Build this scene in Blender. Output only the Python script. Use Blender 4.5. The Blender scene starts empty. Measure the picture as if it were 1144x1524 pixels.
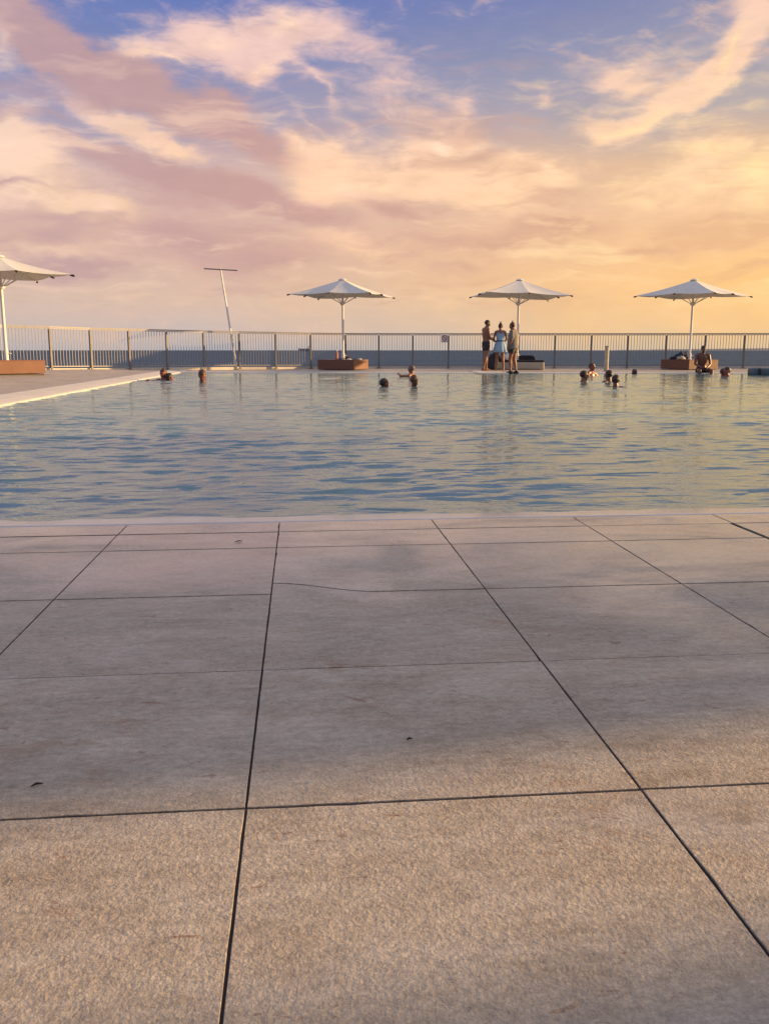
import bpy, bmesh, math, random
import numpy as np
from mathutils import Vector, Matrix, noise
R = math.radians
random.seed(7)
sc = bpy.context.scene
col = sc.collection

# ------------------------------------------------------------------ camera model
F, CX, CY, HZ = 1310.0, 572.0, 762.0, 521.0          # focal length and principal point of the photograph
PITCH = math.atan((CY - HZ) / F)
YAW = R(5.4)                                          # camera heading, to the right of +Y
H = 0.72
HX, HY = math.sin(YAW), math.cos(YAW)                 # heading
RX, RY = math.cos(YAW), -math.sin(YAW)                # right


def cw(X, Z, z=0.0):
    """point X metres right and Z metres ahead of the camera foot -> world"""
    return Vector((X * RX + Z * HX, X * RY + Z * HY, z))


def ground(px, py, z=0.0):
    dy = py - HZ
    h = H - z
    Z = h * (F / (math.cos(PITCH) ** 2 * dy) - math.tan(PITCH))
    X = h * (px - CX) / (dy * math.cos(PITCH))
    return cw(X, Z, z)


def at_depth(px, Z, z=0.0):
    """world point seen in column px (near the horizon) Z metres ahead"""
    return cw((px - CX) / 1331.0 * Z, Z, z)


cam = bpy.data.cameras.new('camera')
co = bpy.data.objects.new('camera', cam)
col.objects.link(co)
co.location = (0, 0, H)
co.rotation_euler = (R(90) - PITCH, 0, -YAW)
cam.sensor_fit = 'HORIZONTAL'
cam.sensor_width = 36
cam.lens = 36 * F / 1144.0
cam.clip_start = 0.05
cam.clip_end = 80000
sc.camera = co

# ------------------------------------------------------------------ node helpers


class NT:
    def __init__(self, nt):
        self.nt = nt
        nt.nodes.clear()

    def n(self, typ, **kw):
        nd = self.nt.nodes.new(typ)
        for k, v in kw.items():
            if k.startswith('_'):
                setattr(nd, k[1:], v)
        return nd

    def link(self, a, b):
        self.nt.links.new(a, b)

    def setin(self, nd, idx, v):
        s = nd.inputs[idx]
        if isinstance(v, bpy.types.NodeSocket):
            self.link(v, s)
        else:
            s.default_value = v

    def math(self, op, a, b=None, c=None, clamp=False):
        nd = self.n('ShaderNodeMath', _operation=op)
        nd.use_clamp = clamp
        self.setin(nd, 0, a)
        if b is not None:
            self.setin(nd, 1, b)
        if c is not None:
            self.setin(nd, 2, c)
        return nd.outputs[0]

    def vmath(self, op, a, b=None, scale=None):
        nd = self.n('ShaderNodeVectorMath', _operation=op)
        self.setin(nd, 0, a)
        if b is not None:
            self.setin(nd, 1, b)
        if scale is not None:
            self.setin(nd, 3, scale)
        return nd

    def noise(self, vec, scale, detail=4, rough=0.5, dist=0.0, dims='3D'):
        nd = self.n('ShaderNodeTexNoise')
        nd.noise_dimensions = dims
        if vec is not None:
            self.link(vec, nd.inputs['Vector'])
        nd.inputs['Scale'].default_value = scale
        nd.inputs['Detail'].default_value = detail
        nd.inputs['Roughness'].default_value = rough
        nd.inputs['Distortion'].default_value = dist
        return nd

    def mapping(self, vec, loc=(0, 0, 0), rot=(0, 0, 0), scale=(1, 1, 1), typ='POINT'):
        nd = self.n('ShaderNodeMapping', _vector_type=typ)
        self.link(vec, nd.inputs[0])
        nd.inputs[1].default_value = loc
        nd.inputs[2].default_value = rot
        nd.inputs[3].default_value = scale
        return nd.outputs[0]

    def ramp(self, fac, stops, interp='LINEAR'):
        nd = self.n('ShaderNodeValToRGB')
        cr = nd.color_ramp
        cr.interpolation = interp
        while len(cr.elements) < len(stops):
            cr.elements.new(0.5)
        for e, (p, c) in zip(cr.elements, stops):
            e.position = p
            e.color = (*c, 1)
        self.setin(nd, 0, fac)
        return nd.outputs[0]

    def maprange(self, v, a, b, c=0.0, d=1.0, smooth=True):
        nd = self.n('ShaderNodeMapRange')
        nd.interpolation_type = 'SMOOTHSTEP' if smooth else 'LINEAR'
        self.setin(nd, 0, v)
        for i, x in enumerate((a, b, c, d)):
            self.setin(nd, i + 1, x)
        return nd.outputs[0]

    def mix(self, fac, a, b, mode='MIX'):
        nd = self.n('ShaderNodeMix')
        nd.data_type = 'RGBA'
        nd.blend_type = mode
        self.setin(nd, 0, fac)
        for i, v in ((6, a), (7, b)):
            if isinstance(v, tuple) and len(v) == 3:
                v = (*v, 1)
            self.setin(nd, i, v)
        return nd.outputs[2]


def lin(r, g, b):
    f = lambda c: (c / 255 / 12.92) if c / 255 <= 0.04045 else ((c / 255 + 0.055) / 1.055) ** 2.4
    return (f(r), f(g), f(b))


# ------------------------------------------------------------------ sun and sky
SUN_EL = R(11.0)
SUN_REL = R(80.0)                                   # to the right of the camera heading
SUN_AZ = YAW + SUN_REL                              # clockwise from +Y
sun_dir = Vector((math.sin(SUN_AZ) * math.cos(SUN_EL), math.cos(SUN_AZ) * math.cos(SUN_EL), math.sin(SUN_EL)))
sl = bpy.data.lights.new('sun', 'SUN')
sl.energy = 5.0
sl.angle = R(0.6)
sl.color = (1.0, 0.63, 0.27)
so = bpy.data.objects.new('sun', sl)
col.objects.link(so)
so.rotation_euler = (-sun_dir).to_track_quat('-Z', 'Y').to_euler()
so.location = (30, 0, 20)


def px2uv(px, py):
    """direction of a pixel of the photograph -> (azimuth, elevation) in units of 1/1331 rad"""
    X, Yv, Zf = px - CX, -(py - CY), F
    up = Yv * math.cos(PITCH) - Zf * math.sin(PITCH)
    fw = Yv * math.sin(PITCH) + Zf * math.cos(PITCH)
    az = math.atan2(X, fw)
    el = math.atan2(up, math.hypot(X, fw))
    return az * 1331, el * 1331


world = bpy.data.worlds.new('World')
sc.world = world
world.use_nodes = True
W = NT(world.node_tree)
tc = W.n('ShaderNodeTexCoord')
gen = tc.outputs['Generated']
sx = W.n('ShaderNodeSeparateXYZ')
W.link(gen, sx.inputs[0])
dx, dyy, dz = sx.outputs
# heading-relative azimuth
xr = W.math('ADD', W.math('MULTIPLY', dx, RX), W.math('MULTIPLY', dyy, RY))
yr = W.math('ADD', W.math('MULTIPLY', dx, HX), W.math('MULTIPLY', dyy, HY))
az = W.math('MULTIPLY', W.math('ARCTAN2', xr, yr), 1331.0)
el = W.math('MULTIPLY', W.math('ARCSINE', dz), 1331.0)
cb = W.n('ShaderNodeCombineXYZ')
W.link(az, cb.inputs[0])
W.link(el, cb.inputs[1])
UV0 = cb.outputs[0]
# domain warp so that every cloud edge is torn
w1 = W.noise(UV0, 1 / 170.0, 3, 0.55)
w2 = W.noise(W.mapping(UV0, rot=(0, 0, R(22)), scale=(0.6, 1.5, 1)), 1 / 42.0, 6, 0.62)
o1 = W.vmath('SCALE', W.vmath('SUBTRACT', w1.outputs['Color'], (0.5, 0.5, 0.5)).outputs[0], scale=85.0).outputs[0]
o2 = W.vmath('SCALE', W.vmath('SUBTRACT', w2.outputs['Color'], (0.5, 0.5, 0.5)).outputs[0], scale=38.0).outputs[0]
UV = W.vmath('ADD', W.vmath('ADD', UV0, o1).outputs[0], o2).outputs[0]
flat = W.n('ShaderNodeSeparateXYZ')
W.link(UV, flat.inputs[0])
UVf = W.n('ShaderNodeCombineXYZ')
W.link(flat.outputs[0], UVf.inputs[0])
W.link(flat.outputs[1], UVf.inputs[1])
UV = UVf.outputs[0]


def blobs(items):
    """sum of soft ellipses: (px, py, half length, half width, angle down to the right, weight)"""
    acc = None
    for (px, py, a, b, ang, wgt) in items:
        u, v = px2uv(px, py)
        mp = W.mapping(UV, loc=(u, v, 0), rot=(0, 0, -R(ang)), scale=(a * 1.35, b * 1.35, 1), typ='TEXTURE')
        g = W.n('ShaderNodeTexGradient', _gradient_type='QUADRATIC_SPHERE')
        W.link(mp, g.inputs[0])
        s = g.outputs['Fac']
        if acc is None:
            acc = W.math('MULTIPLY', s, wgt)
        else:
            acc = W.math('MULTIPLY_ADD', s, wgt, acc)
    return acc


fine = W.noise(W.mapping(UV0, rot=(0, 0, R(28)), scale=(0.45, 1.3, 1)), 1 / 26.0, 8, 0.62, 0.6).outputs['Fac']
mid = W.noise(W.mapping(UV0, rot=(0, 0, R(18)), scale=(0.5, 1.4, 1)), 1 / 80.0, 6, 0.55, 0.4).outputs['Fac']
tex = W.math('ADD', W.math('MULTIPLY', fine, 0.5), W.math('MULTIPLY', mid, 0.5))
texc = W.math('SUBTRACT', tex, 0.5)

wv = W.math('ADD', el, W.math('MULTIPLY', W.math('SUBTRACT', w1.outputs['Fac'], 0.5), 60.0))
t_el = W.maprange(wv, 0.0, 620.0, smooth=False)
left = W.ramp(t_el, [(0.0, lin(172, 170, 178)), (0.035, lin(192, 176, 172)), (0.12, lin(207, 178, 162)), (0.24, lin(208, 170, 156)),
                     (0.38, lin(205, 172, 164)), (0.50, lin(160, 150, 172)), (0.64, lin(116, 128, 174)), (0.78, lin(90, 110, 176)),
                     (0.88, lin(112, 130, 162)), (1.0, lin(150, 160, 188))])
right = W.ramp(t_el, [(0.0, lin(216, 188, 150)), (0.05, lin(238, 192, 132)), (0.15, lin(246, 192, 122)), (0.30, lin(238, 190, 144)),
                      (0.42, lin(222, 182, 142)), (0.50, lin(180, 165, 160)), (0.62, lin(150, 148, 165)), (0.78, lin(118, 124, 165)),
                      (0.88, lin(122, 132, 158)), (1.0, lin(155, 162, 186))])
ta = W.maprange(W.math('ADD', az, W.math('MULTIPLY', W.math('SUBTRACT', w1.outputs['Fac'], 0.5), 250.0)), -380.0, 640.0)
base = W.mix(ta, left, right)
# all the sky away from the picture: dusk blue behind, warm towards the sun
awayl = W.maprange(W.math('ABSOLUTE', W.math('SUBTRACT', az, 600.0)), 1500.0, 3200.0)
base = W.mix(awayl, base, W.ramp(t_el, [(0.0, lin(150, 140, 165)), (0.3, lin(140, 145, 185)), (1.0, lin(146, 157, 188))]))

# lit peach clouds
lit = blobs([
    (430, 42, 80, 42, 5, 1.2), (300, 62, 120, 42, -12, 1.1), (385, 92, 55, 30, 0, 0.9), (190, 72, 60, 20, 0, 0.7), (500, 60, 50, 50, 30, 0.45),
    (560, 90, 80, 60, 20, 0.30), (590, 170, 110, 60, 0, 0.42), (690, 165, 36, 50, 0, 0.40), (470, 130, 110, 14, 42, 0.45), (455, 175, 70, 10, 40, 0.3),
    (655, 222, 80, 34, 0, 0.8), (620, 265, 220, 50, 0, 0.9), (790, 262, 110, 34, 8, 0.9), (470, 235, 90, 50, 0, 0.9), (430, 215, 30, 40, 0, 0.6),
    (900, 178, 90, 32, 5, 0.95), (990, 160, 110, 26, -24, 1.0), (1080, 100, 80, 26, -42, 1.0), (1135, 40, 60, 70, 0, 0.7), (925, 110, 60, 28, 15, 0.7),
    (812, 135, 30, 10, 0, 0.5), (1000, 110, 120, 60, 0, 0.35),
    (45, 235, 110, 45, 20, 0.95), (15, 180, 60, 50, 0, 0.7), (190, 190, 110, 30, 30, 1.0), (260, 225, 90, 24, 22, 0.6), (8, 40, 40, 60, 0, 0.6),
    (60, 290, 110, 30, 10, 0.6), (150, 318, 95, 24, 3, 1.15), (60, 360, 110, 12, 5, 0.5), (500, 300, 90, 34, 15, 0.7), (720, 300, 160, 34, 12, 0.7),
    (1085, 245, 110, 50, 0, 0.9), (1000, 290, 120, 40, -10, 0.5), (640, 440, 160, 30, 0, 0.25), (530, 370, 120, 26, 5, 0.5), (890, 365, 60, 12, 0, 0.4),
    (200, 440, 160, 14, 0, 0.25), (1110, 330, 60, 60, 0, 0.4), (1000, 420, 200, 24, 0, 0.25),
])
# dusky mauve undersides
dusk = blobs([
    (60, 40, 130, 50, 35, 0.95), (150, 105, 150, 48, 27, 1.1), (270, 160, 160, 46, 25, 1.15), (370, 210, 100, 36, 25, 0.9), (340, 140, 80, 30, 20, 0.6),
    (210, 252, 190, 22, 14, 0.9), (330, 290, 180, 30, 12, 1.1), (450, 325, 120, 20, 10, 0.8), (280, 350, 200, 40, 6, 0.85), (410, 390, 140, 30, 0, 0.6), (120, 400, 160, 20, 5, 0.5),
    (90, 385, 160, 16, 6, 0.7), (590, 322, 110, 22, 10, 0.8), (830, 342, 130, 26, -5, 0.8), (730, 370, 190, 20, 2, 0.6), (960, 372, 130, 18, 0, 0.5),
    (60, 345, 80, 26, 0, 0.5), (560, 445, 120, 8, 0, 0.3), (800, 470, 70, 6, 0, 0.25), (20, 268, 120, 10, 12, 0.6), (700, 400, 140, 18, 0, 0.3),
    (1060, 330, 90, 12, -6, 0.35),
])
shiny = blobs([(430, 30, 45, 25, 20, 1.0), (205, 78, 60, 12, 8, 0.8), (390, 92, 60, 14, -8, 0.8), (655, 215, 24, 34, 0, 1.2), (800, 250, 50, 12, 15, 0.9),
               (150, 318, 40, 14, 0, 1.1), (940, 185, 90, 14, -6, 0.8), (1085, 90, 60, 12, -45, 0.8), (1105, 245, 50, 30, 0, 0.9), (440, 215, 18, 24, 0, 0.8),
               (250, 88, 60, 8, 10, 0.7), (1090, 130, 40, 14, -30, 0.5), (60, 215, 70, 10, 25, 0.5), (540, 300, 60, 14, 10, 0.4), (320, 60, 60, 20, -10, .6),
               (900, 260, 40, 10, 0, .3), (1130, 300, 60, 120, 0, .6)])
# clouds above the frame and around, from noise only
hi = W.maprange(el, 470.0, 640.0)
hin = W.noise(W.mapping(UV0, rot=(0, 0, R(25)), scale=(0.6, 1.0, 1)), 1 / 330.0, 7, 0.6, 0.5).outputs['Fac']
hic = W.math('MULTIPLY', W.maprange(hin, 0.40, 0.56), hi)

m_lit = W.maprange(W.math('ADD', W.math('MULTIPLY', lit, 1.25), W.math('MULTIPLY', texc, 1.7)), 0.0, 0.84)
litcol = W.ramp(t_el, [(0.0, lin(228, 196, 160)), (0.2, lin(242, 198, 158)), (0.42, lin(246, 202, 168)), (0.6, lin(228, 190, 180)),
                       (0.8, lin(232, 196, 186)), (1.0, lin(205, 182, 190))])
litright = W.ramp(t_el, [(0.0, lin(250, 204, 144)), (0.3, lin(250, 206, 156)), (0.5, lin(244, 204, 166)), (0.75, lin(230, 192, 176)), (1.0, lin(210, 182, 180))])
litcol = W.mix(W.maprange(az, -100.0, 560.0), litcol, litright)
litleft = W.ramp(t_el, [(0.0, lin(205, 180, 165)), (0.3, lin(238, 202, 176)), (0.6, lin(236, 204, 188)), (1.0, lin(214, 190, 196))])
litcol = W.mix(W.maprange(az, -200.0, -620.0), litcol, litleft)
c = W.mix(m_lit, base, litcol)
m_shiny = W.maprange(W.math('ADD', shiny, W.math('MULTIPLY', texc, 2.0)), 0.05, 1.25)
c = W.mix(m_shiny, c, W.mix(W.maprange(az, 0.0, 520.0), lin(255, 216, 186), lin(255, 220, 158)))
m_dusk = W.maprange(W.math('ADD', W.math('MULTIPLY', dusk, 1.2), W.math('MULTIPLY', texc, 2.1)), 0.0, 0.88)
duskcol = W.mix(W.maprange(az, -200.0, 520.0), lin(194, 151, 143), lin(214, 164, 126))
duskcol = W.mix(W.maprange(az, -50.0, -600.0), duskcol, lin(184, 150, 152))
c = W.mix(W.math('MULTIPLY', m_dusk, 0.88), c, duskcol)
# thin layered streaks low over the horizon
lay = W.noise(W.mapping(W.vmath('ADD', UV0, W.vmath('SCALE', o1, scale=0.8).outputs[0]).outputs[0], rot=(0, 0, R(-9)), scale=(0.22, 1.5, 1)), 1 / 60.0, 8, 0.58, 0.25).outputs['Fac']
lowm = W.math('MULTIPLY', W.maprange(el, 30.0, 110.0), W.maprange(el, 460.0, 260.0))
warmc = W.mix(W.maprange(az, -300.0, 450.0), lin(242, 204, 178), lin(255, 216, 158))
c = W.mix(W.math('MULTIPLY', W.math('MULTIPLY', W.maprange(lay, 0.52, 0.68), lowm), 0.60), c, warmc)
c = W.mix(W.math('MULTIPLY', W.math('MULTIPLY', W.maprange(lay, 0.49, 0.34), lowm), 0.50), c, duskcol)
c = W.mix(W.math('MULTIPLY', hic, 0.8), c, lin(192, 192, 204))
# small scale billow
bright = W.math('MULTIPLY_ADD', W.math('MULTIPLY', texc, W.math('ADD', m_lit, 0.40)), 0.62, 1.0)
c = W.vmath('SCALE', c, scale=bright).outputs[0]
# warm glow round the sun, low and off to the right
gd = W.vmath('DOT_PRODUCT', gen, tuple(sun_dir)).outputs['Value']
glow = W.math('POWER', W.math('MAXIMUM', gd, 0.0), 6.0)
c = W.mix(1.0, c, W.vmath('SCALE', (1.0, 0.62, 0.28), scale=W.math('MULTIPLY', glow, 0.28)).outputs[0], 'ADD')
below = W.maprange(el, 0.0, -30.0)
c = W.mix(below, c, lin(70, 80, 100))
bg = W.n('ShaderNodeBackground')
W.link(c, bg.inputs[0])
bg.inputs[1].default_value = 0.61
# physical sky underneath, faint
sky = W.n('ShaderNodeTexSky')
sky.sky_type = 'NISHITA'
sky.sun_disc = False
sky.sun_elevation = SUN_EL
sky.sun_rotation = SUN_AZ
bg2 = W.n('ShaderNodeBackground')
W.link(sky.outputs[0], bg2.inputs[0])
bg2.inputs[1].default_value = 0.004
add = W.n('ShaderNodeAddShader')
W.link(bg.outputs[0], add.inputs[0])
W.link(bg2.outputs[0], add.inputs[1])
out = W.n('ShaderNodeOutputWorld')
W.link(add.outputs[0], out.inputs[0])
world.cycles.sampling_method = 'MANUAL'
world.cycles.sample_map_resolution = 512

sc.view_settings.view_transform = 'Standard'
sc.view_settings.look = 'None'
sc.view_settings.exposure = 0.85
sc.view_settings.gamma = 1.0

# ------------------------------------------------------------------ materials


def mat(name, color=(0.5, 0.5, 0.5), rough=0.6, metal=0.0, var=0.12, vscale=6.0, bump=0.0, bscale=30.0, trans=0.0, spec=0.5):
    m = bpy.data.materials.new(name)
    m.use_nodes = True
    t = NT(m.node_tree)
    o = t.n('ShaderNodeOutputMaterial')
    b = t.n('ShaderNodeBsdfPrincipled')
    tcn = t.n('ShaderNodeTexCoord')
    nz = t.noise(tcn.outputs['Object'], vscale, 4, 0.6)
    f = t.maprange(nz.outputs['Fac'], 0.3, 0.7, 1 - var, 1 + var, smooth=False)
    cc = t.vmath('SCALE', tuple(color), scale=f).outputs[0]
    t.link(cc, b.inputs['Base Color'])
    b.inputs['Roughness'].default_value = rough
    b.inputs['Metallic'].default_value = metal
    b.inputs['Specular IOR Level'].default_value = spec
    if bump:
        nb = t.noise(tcn.outputs['Object'], bscale, 5, 0.6)
        bp = t.n('ShaderNodeBump')
        bp.inputs['Strength'].default_value = 1.0
        bp.inputs['Distance'].default_value = bump
        t.link(nb.outputs['Fac'], bp.inputs['Height'])
        t.link(bp.outputs[0], b.inputs['Normal'])
    if trans:
        tr = t.n('ShaderNodeBsdfTranslucent')
        t.link(cc, tr.inputs[0])
        mx = t.n('ShaderNodeMixShader')
        mx.inputs[0].default_value = trans
        t.link(b.outputs[0], mx.inputs[1])
        t.link(tr.outputs[0], mx.inputs[2])
        t.link(mx.outputs[0], o.inputs[0])
    else:
        t.link(b.outputs[0], o.inputs[0])
    return m


M = {}
M['canopy'] = mat('canopy_fabric', (0.79, 0.755, 0.69), 0.8, var=0.05, trans=0.18, vscale=1.5)
M['white_paint'] = mat('white_painted_metal', (0.74, 0.72, 0.66), 0.4, var=0.06)
M['black'] = mat('black_plastic', (0.02, 0.02, 0.02), 0.5)
M['steel'] = mat('weathered_steel', (0.19, 0.175, 0.16), 0.5, metal=0.1, var=0.15)
M['panel'] = mat('railing_aluminium', (0.27, 0.26, 0.25), 0.5, metal=0.1, var=0.12)
M['terracotta'] = mat('tan_box_laminate', (0.165, 0.066, 0.038), 0.55, var=0.14, vscale=3.0, bump=0.002, bscale=60)
M['cream'] = mat('cream_upholstery', (0.44, 0.38, 0.28), 0.75, var=0.08, bump=0.003, bscale=20)
M['dark_fabric'] = mat('dark_fabric', (0.028, 0.026, 0.035), 0.9, var=0.3, bump=0.006, bscale=25)
M['navy_fabric'] = mat('navy_fabric', (0.03, 0.05, 0.09), 0.9, var=0.3, bump=0.006, bscale=25)
M['white_cloth'] = mat('white_cloth', (0.72, 0.70, 0.66), 0.9, var=0.1, bump=0.006, bscale=25)
M['pink_plastic'] = mat('pink_plastic', (0.45, 0.17, 0.14), 0.4)
M['blue_vinyl'] = mat('blue_grey_vinyl', (0.05, 0.085, 0.105), 0.5, var=0.15)
M['skin_tan'] = mat('tan_skin', (0.21, 0.088, 0.050), 0.5, var=0.08)
M['skin_red'] = mat('ruddy_skin', (0.22, 0.066, 0.042), 0.4, var=0.08)
M['skin_brown'] = mat('brown_skin', (0.13, 0.050, 0.030), 0.4, var=0.08)
M['hair_dark'] = mat('dark_hair', (0.022, 0.010, 0.009), 0.45, var=0.4, vscale=40, bump=0.006, bscale=90)
M['hair_brown'] = mat('brown_hair', (0.07, 0.025, 0.014), 0.45, var=0.4, vscale=40, bump=0.006, bscale=90)
M['hair_grey'] = mat('cropped_grey_hair', (0.12, 0.09, 0.075), 0.6, var=0.3, vscale=60, bump=0.002, bscale=120)
M['dress'] = mat('pale_blue_cotton', (0.24, 0.37, 0.50), 0.9, var=0.06, bump=0.004, bscale=30)
M['shirt'] = mat('beige_linen', (0.17, 0.152, 0.14), 0.9, var=0.1, bump=0.004, bscale=30)
M['shorts'] = mat('black_swim_shorts', (0.014, 0.012, 0.018), 0.7, var=0.3)
M['eye'] = mat('eye_dark', (0.02, 0.015, 0.012), 0.2)
M['stone_wall'] = mat('pale_render', (0.45, 0.42, 0.38), 0.9, var=0.1, vscale=1.0, bump=0.004, bscale=10)
M['white_sign'] = mat('sign_white', (0.72, 0.70, 0.68), 0.4, var=0.04)
M['red_sign'] = mat('sign_red', (0.40, 0.03, 0.03), 0.4, var=0.04)
M['ship_hull'] = mat('ship_grey_blue', (0.16, 0.19, 0.27), 0.7, var=0.08, vscale=0.2)
M['ship_white'] = mat('ship_white', (0.62, 0.60, 0.60), 0.6, var=0.05)
M['headland'] = mat('headland_haze_blue', (0.13, 0.15, 0.19), 1.0, var=0.2, vscale=0.01)  # distance haze put into the base colour as grey-blue


def stone_material(name, near):
    m = bpy.data.materials.new(name)
    m.use_nodes = True
    t = NT(m.node_tree)
    o = t.n('ShaderNodeOutputMaterial')
    b = t.n('ShaderNodeBsdfPrincipled')
    tcn = t.n('ShaderNodeTexCoord')
    P = tcn.outputs['Object']
    big = t.noise(P, 1.3, 5, 0.6, 0.3).outputs['Fac']
    med = t.noise(t.mapping(P, rot=(0, 0, 0.2), scale=(1, 2.6, 1)), 5.0, 6, 0.65, 0.5).outputs['Fac']
    grain = t.noise(P, 230.0, 4, 0.7).outputs['Fac']
    speck = t.noise(P, 70.0, 3, 0.6).outputs['Fac']
    c0 = t.ramp(t.math('ADD', t.math('MULTIPLY', big, 0.45), t.math('MULTIPLY', med, 0.55)),
                [(0.34, (0.28, 0.218, 0.158)), (0.45, (0.36, 0.298, 0.232)), (0.55, (0.405, 0.345, 0.277)), (0.66, (0.47, 0.41, 0.34))])
    c1 = t.vmath('SCALE', c0, scale=t.maprange(grain, 0.3, 0.7, 0.80, 1.20, smooth=False)).outputs[0]
    c1 = t.vmath('SCALE', c1, scale=t.math('MULTIPLY', t.maprange(speck, 0.3, 0.7, 0.84, 1.16, smooth=False), t.maprange(t.noise(t.mapping(P, rot=(0, 0, -0.12), scale=(1, 2.4, 1)), 24.0, 6, 0.7, 0.6).outputs['Fac'], 0.32, 0.68, 0.80, 1.18, smooth=False))).outputs[0]
    # rust-brown mineral stains with a drawn-out shape
    st = t.noise(t.mapping(P, loc=(3.1, 1.7, 0), rot=(0, 0, -0.15), scale=(1, 2.2, 1)), 6.5, 7, 0.68, 1.2).outputs['Fac']
    stg = t.noise(t.mapping(P, loc=(7, 2, 0)), 1.8, 2, 0.5).outputs['Fac']
    sm = t.maprange(t.math('ADD', st, t.math('MULTIPLY', t.math('SUBTRACT', stg, 0.5), 0.35)), 0.585, 0.70)
    c2 = t.mix(t.math('MULTIPLY', sm, 0.38), c1, (0.26, 0.135, 0.065))
    st2 = t.noise(t.mapping(P, loc=(1.1, 9.7, 0), scale=(1, 2.0, 1)), 16.0, 4, 0.6, 1.5).outputs['Fac']
    c2 = t.mix(t.math('MULTIPLY', t.maprange(st2, 0.635, 0.72), 0.65), c2, (0.20, 0.085, 0.045))
    # damp film left by splashes, strongest near the pool
    sp = t.n('ShaderNodeSeparateXYZ')
    t.link(P, sp.inputs[0])
    wet_n = t.noise(t.mapping(P, loc=(5, 5, 0), scale=(1, 1.8, 1)), 1.6, 5, 0.6, 0.6).outputs['Fac']
    if near:
        prox = t.maprange(sp.outputs[1], 1.2, 3.7)
    else:
        prox = 0.35
    wet = t.maprange(t.math('ADD', wet_n, t.math('MULTIPLY', prox, 0.44) if near else 0.1), 0.44, 0.92)
    c3 = t.mix(t.math('MULTIPLY', wet, 0.08), c2, t.vmath('SCALE', c2, scale=0.55).outputs[0])
    if near:
        at_ = t.n('ShaderNodeAttribute')
        at_.attribute_name = 'tone'
        c3 = t.vmath('SCALE', c3, scale=at_.outputs['Fac']).outputs[0]
    t.link(c3, b.inputs['Base Color'])
    if near:
        film = t.maprange(t.math('ADD', wet_n, t.math('MULTIPLY', t.maprange(sp.outputs[1], 1.6, 3.9, smooth=False), 0.42)), 0.56, 0.96)
        t.link(t.math('MULTIPLY', film, 0.75), b.inputs['Coat Weight'])
        b.inputs['Coat Roughness'].default_value = 0.13
        b.inputs['Coat IOR'].default_value = 1.4
    rg = t.maprange(wet, 0.0, 1.0, 0.60, 0.17, smooth=False)
    t.link(rg, b.inputs['Roughness'])
    # bush-hammered relief
    b1 = t.noise(P, 140.0 if near else 20.0, 5, 0.62, 0.3).outputs['Fac']
    b2 = t.noise(P, 28.0 if near else 6.0, 4, 0.6).outputs['Fac']
    vr = t.n('ShaderNodeTexVoronoi')
    t.link(t.vmath('ADD', P, t.vmath('SCALE', t.noise(P, 30.0, 2).outputs['Color'], scale=0.03).outputs[0]).outputs[0], vr.inputs['Vector'])
    vr.inputs['Scale'].default_value = 75.0 if near else 12.0
    hsum = t.math('ADD', t.math('MULTIPLY', b1, 0.0072), t.math('ADD', t.math('MULTIPLY', b2, 0.0045), t.math('MULTIPLY', vr.outputs['Distance'], 0.0016)))
    bp = t.n('ShaderNodeBump')
    t.link(t.math('MULTIPLY', t.maprange(wet, 0.0, 1.0, 1.0, 0.22, smooth=False), 0.78 if near else 0.3), bp.inputs['Strength'])
    bp.inputs['Distance'].default_value = 1.0
    t.link(hsum, bp.inputs['Height'])
    t.link(bp.outputs[0], b.inputs['Normal'])
    t.link(b.outputs[0], o.inputs[0])
    return m


M['stone'] = stone_material('travertine_paving', True)
M['stone_far'] = stone_material('travertine_paving_far', False)
M['grout'] = mat('dark_joint_filler', (0.02, 0.014, 0.016), 0.9, var=0.3, vscale=20)
M['coping'] = mat('pale_coping_stone', (0.62, 0.56, 0.47), 0.45, var=0.10, vscale=2.5, bump=0.002, bscale=25)
M['rim'] = mat('wet_pool_rim_stone', (0.50, 0.49, 0.50), 0.12, var=0.12, vscale=4.0, bump=0.0008, bscale=50)
M['pool_tile'] = mat('pool_lining', (0.10, 0.22, 0.24), 0.3, var=0.1)


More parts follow.
